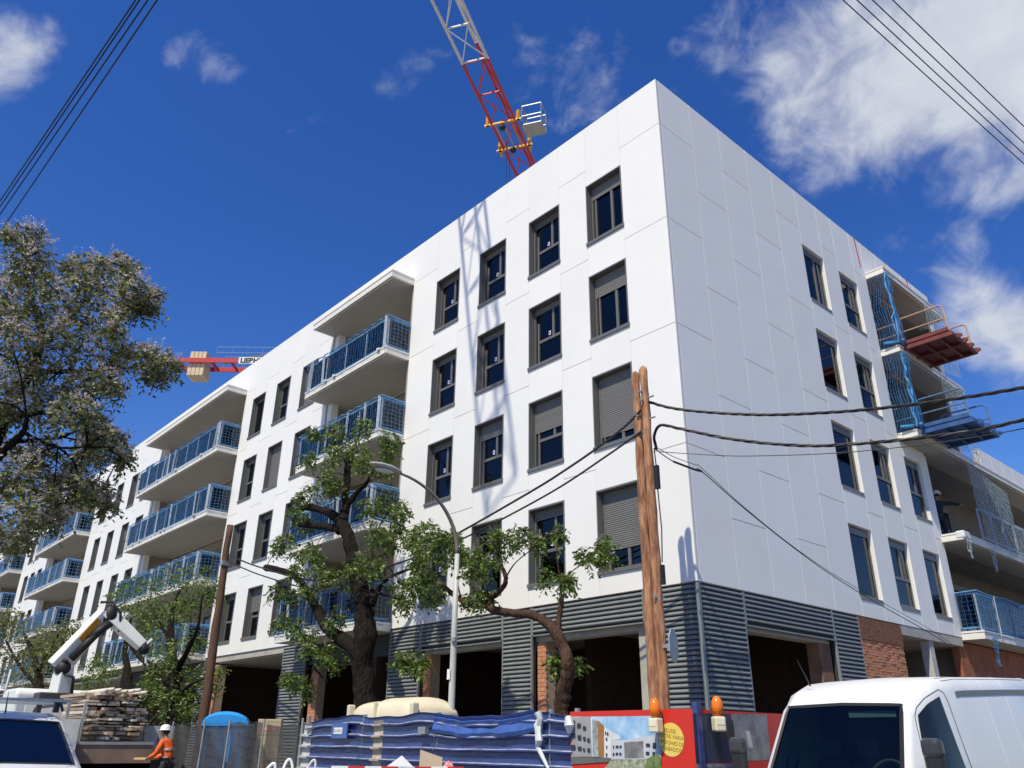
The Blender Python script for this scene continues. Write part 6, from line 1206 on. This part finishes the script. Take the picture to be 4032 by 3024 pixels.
def tree(label, data, stems, leaf, lm, seed, bm=bark, blossom=None, stemlen=.26, bfrac=.3, nl=7, group='street trees', cs=1.0, rs=1.0):
    data = ([[q[:3]+[q[3]*rs] for q in b] for b in data[0]], [c[:3]+[c[3]*cs] for c in data[1]])
    t = thing('street_tree', label, 'tree', (0,0,0), 0, group); B_, C_ = data; mb = MB()
    for b in B_:
        P = [Vector(q[:3]) for q in b]; r = [q[3] for q in b]; g = random.Random(seed); S_ = smoothpts(P, 5); rr = []
        for i in range(len(P)-1):
            for k in range(5): rr.append((r[i]*(1-k/5)+r[i+1]*k/5)*(1+g.uniform(-.10,.10)))
        rr.append(r[-1]); S_ = [q+Vector((g.uniform(-1,1), g.uniform(-1,1), 0))*w*.18 for q, w in zip(S_, rr)]
        mb.tube(S_, [max(q, .004) for q in rr], 9 if r[0] > .08 else 5)
    mb.build('trunk', bm, t, smooth=True)
    tw_ = MB(); g = random.Random(seed+1)       # twigs joining the clumps to the nearest limb
    allp = [Vector(q[:3]) for b in B_ for q in b[1:]]
    for c in C_:
        p_ = Vector(c[:3]); a = min(allp, key=lambda q: (q-p_).length+max(0, q.z-p_.z)*.15)
        if (a-p_).length > 1.1: continue
        mid = a.lerp(p_, .5)+Vector((g.uniform(-.1,.1), g.uniform(-.1,.1), .08)); tw_.tube(smoothpts([a, mid, p_], 4), [.014]*4+[.010]*4+[.004], 4, False)
    for c in C_:
        p_ = Vector(c[:3])
        for _ in range(5):
            d_ = Vector((g.gauss(0,1), g.gauss(0,1), g.gauss(.25,1))).normalized()*c[3]*g.uniform(.7,1.15); tw_.tube([p_, p_+d_*.55+Vector((0,0,.03)), p_+d_], [.006,.004,.0025], 3, False)
    tag(tw_.build('twigs', bm, t), kind='stuff')
    leafmesh('crown', C_, stems, leaf, lm, t, seed, stemlen=stemlen, nl=nl)
    if blossom: leafmesh('blossom', [c[:2]+[c[2]+c[3]*.25, c[3]] for c in C_], max(2, int(stems*bfrac)), leaf*.5, blossom, t, seed+5, droop=-.1, nl=12, stemlen=stemlen*.8)
    return t
lf1 = leafmat('leaf_green', (.040,.070,.016), (.11,.175,.032), (.24,.33,.065)); lf2 = leafmat('leaf_olive_green', (.045,.060,.018), (.12,.145,.04), (.26,.28,.085), .35); lf3 = leafmat('leaf_yellow_green', (.06,.085,.02), (.13,.16,.04), (.25,.25,.08))
bls = leafmat('blossom_lilac', (.26,.20,.17), (.46,.39,.40), (.62,.55,.56), .35)
bls2 = leafmat('blossom_faded', (.34,.27,.22), (.56,.49,.45), (.72,.66,.63), .38)
tree('large leafy tree with faded lilac blossom at the left edge', TREE_B, 31, .072, lf2, 1, bark, bls2, .16, 1.15, cs=.80)
tree('thick-trunked pruned tree between balconies and street lamp', TREE_C, 42, .11, lf1, 2, bark, bls, .17, .14, cs=.9)
tree('bare crooked tree with one long pruned limb near the double pole', TREE_R, 27, .10, lf1, 3, barkred, bls, .17, .14, cs=.88, rs=.82)
tree('leafy green tree behind the loader crane', TREE_M, 40, .125, lf1, 4, bark, None, .34)
tree('yellowish green tree farther down the street at far left', TREE_F, 46, .15, lf3, 6, bark, None, .38)
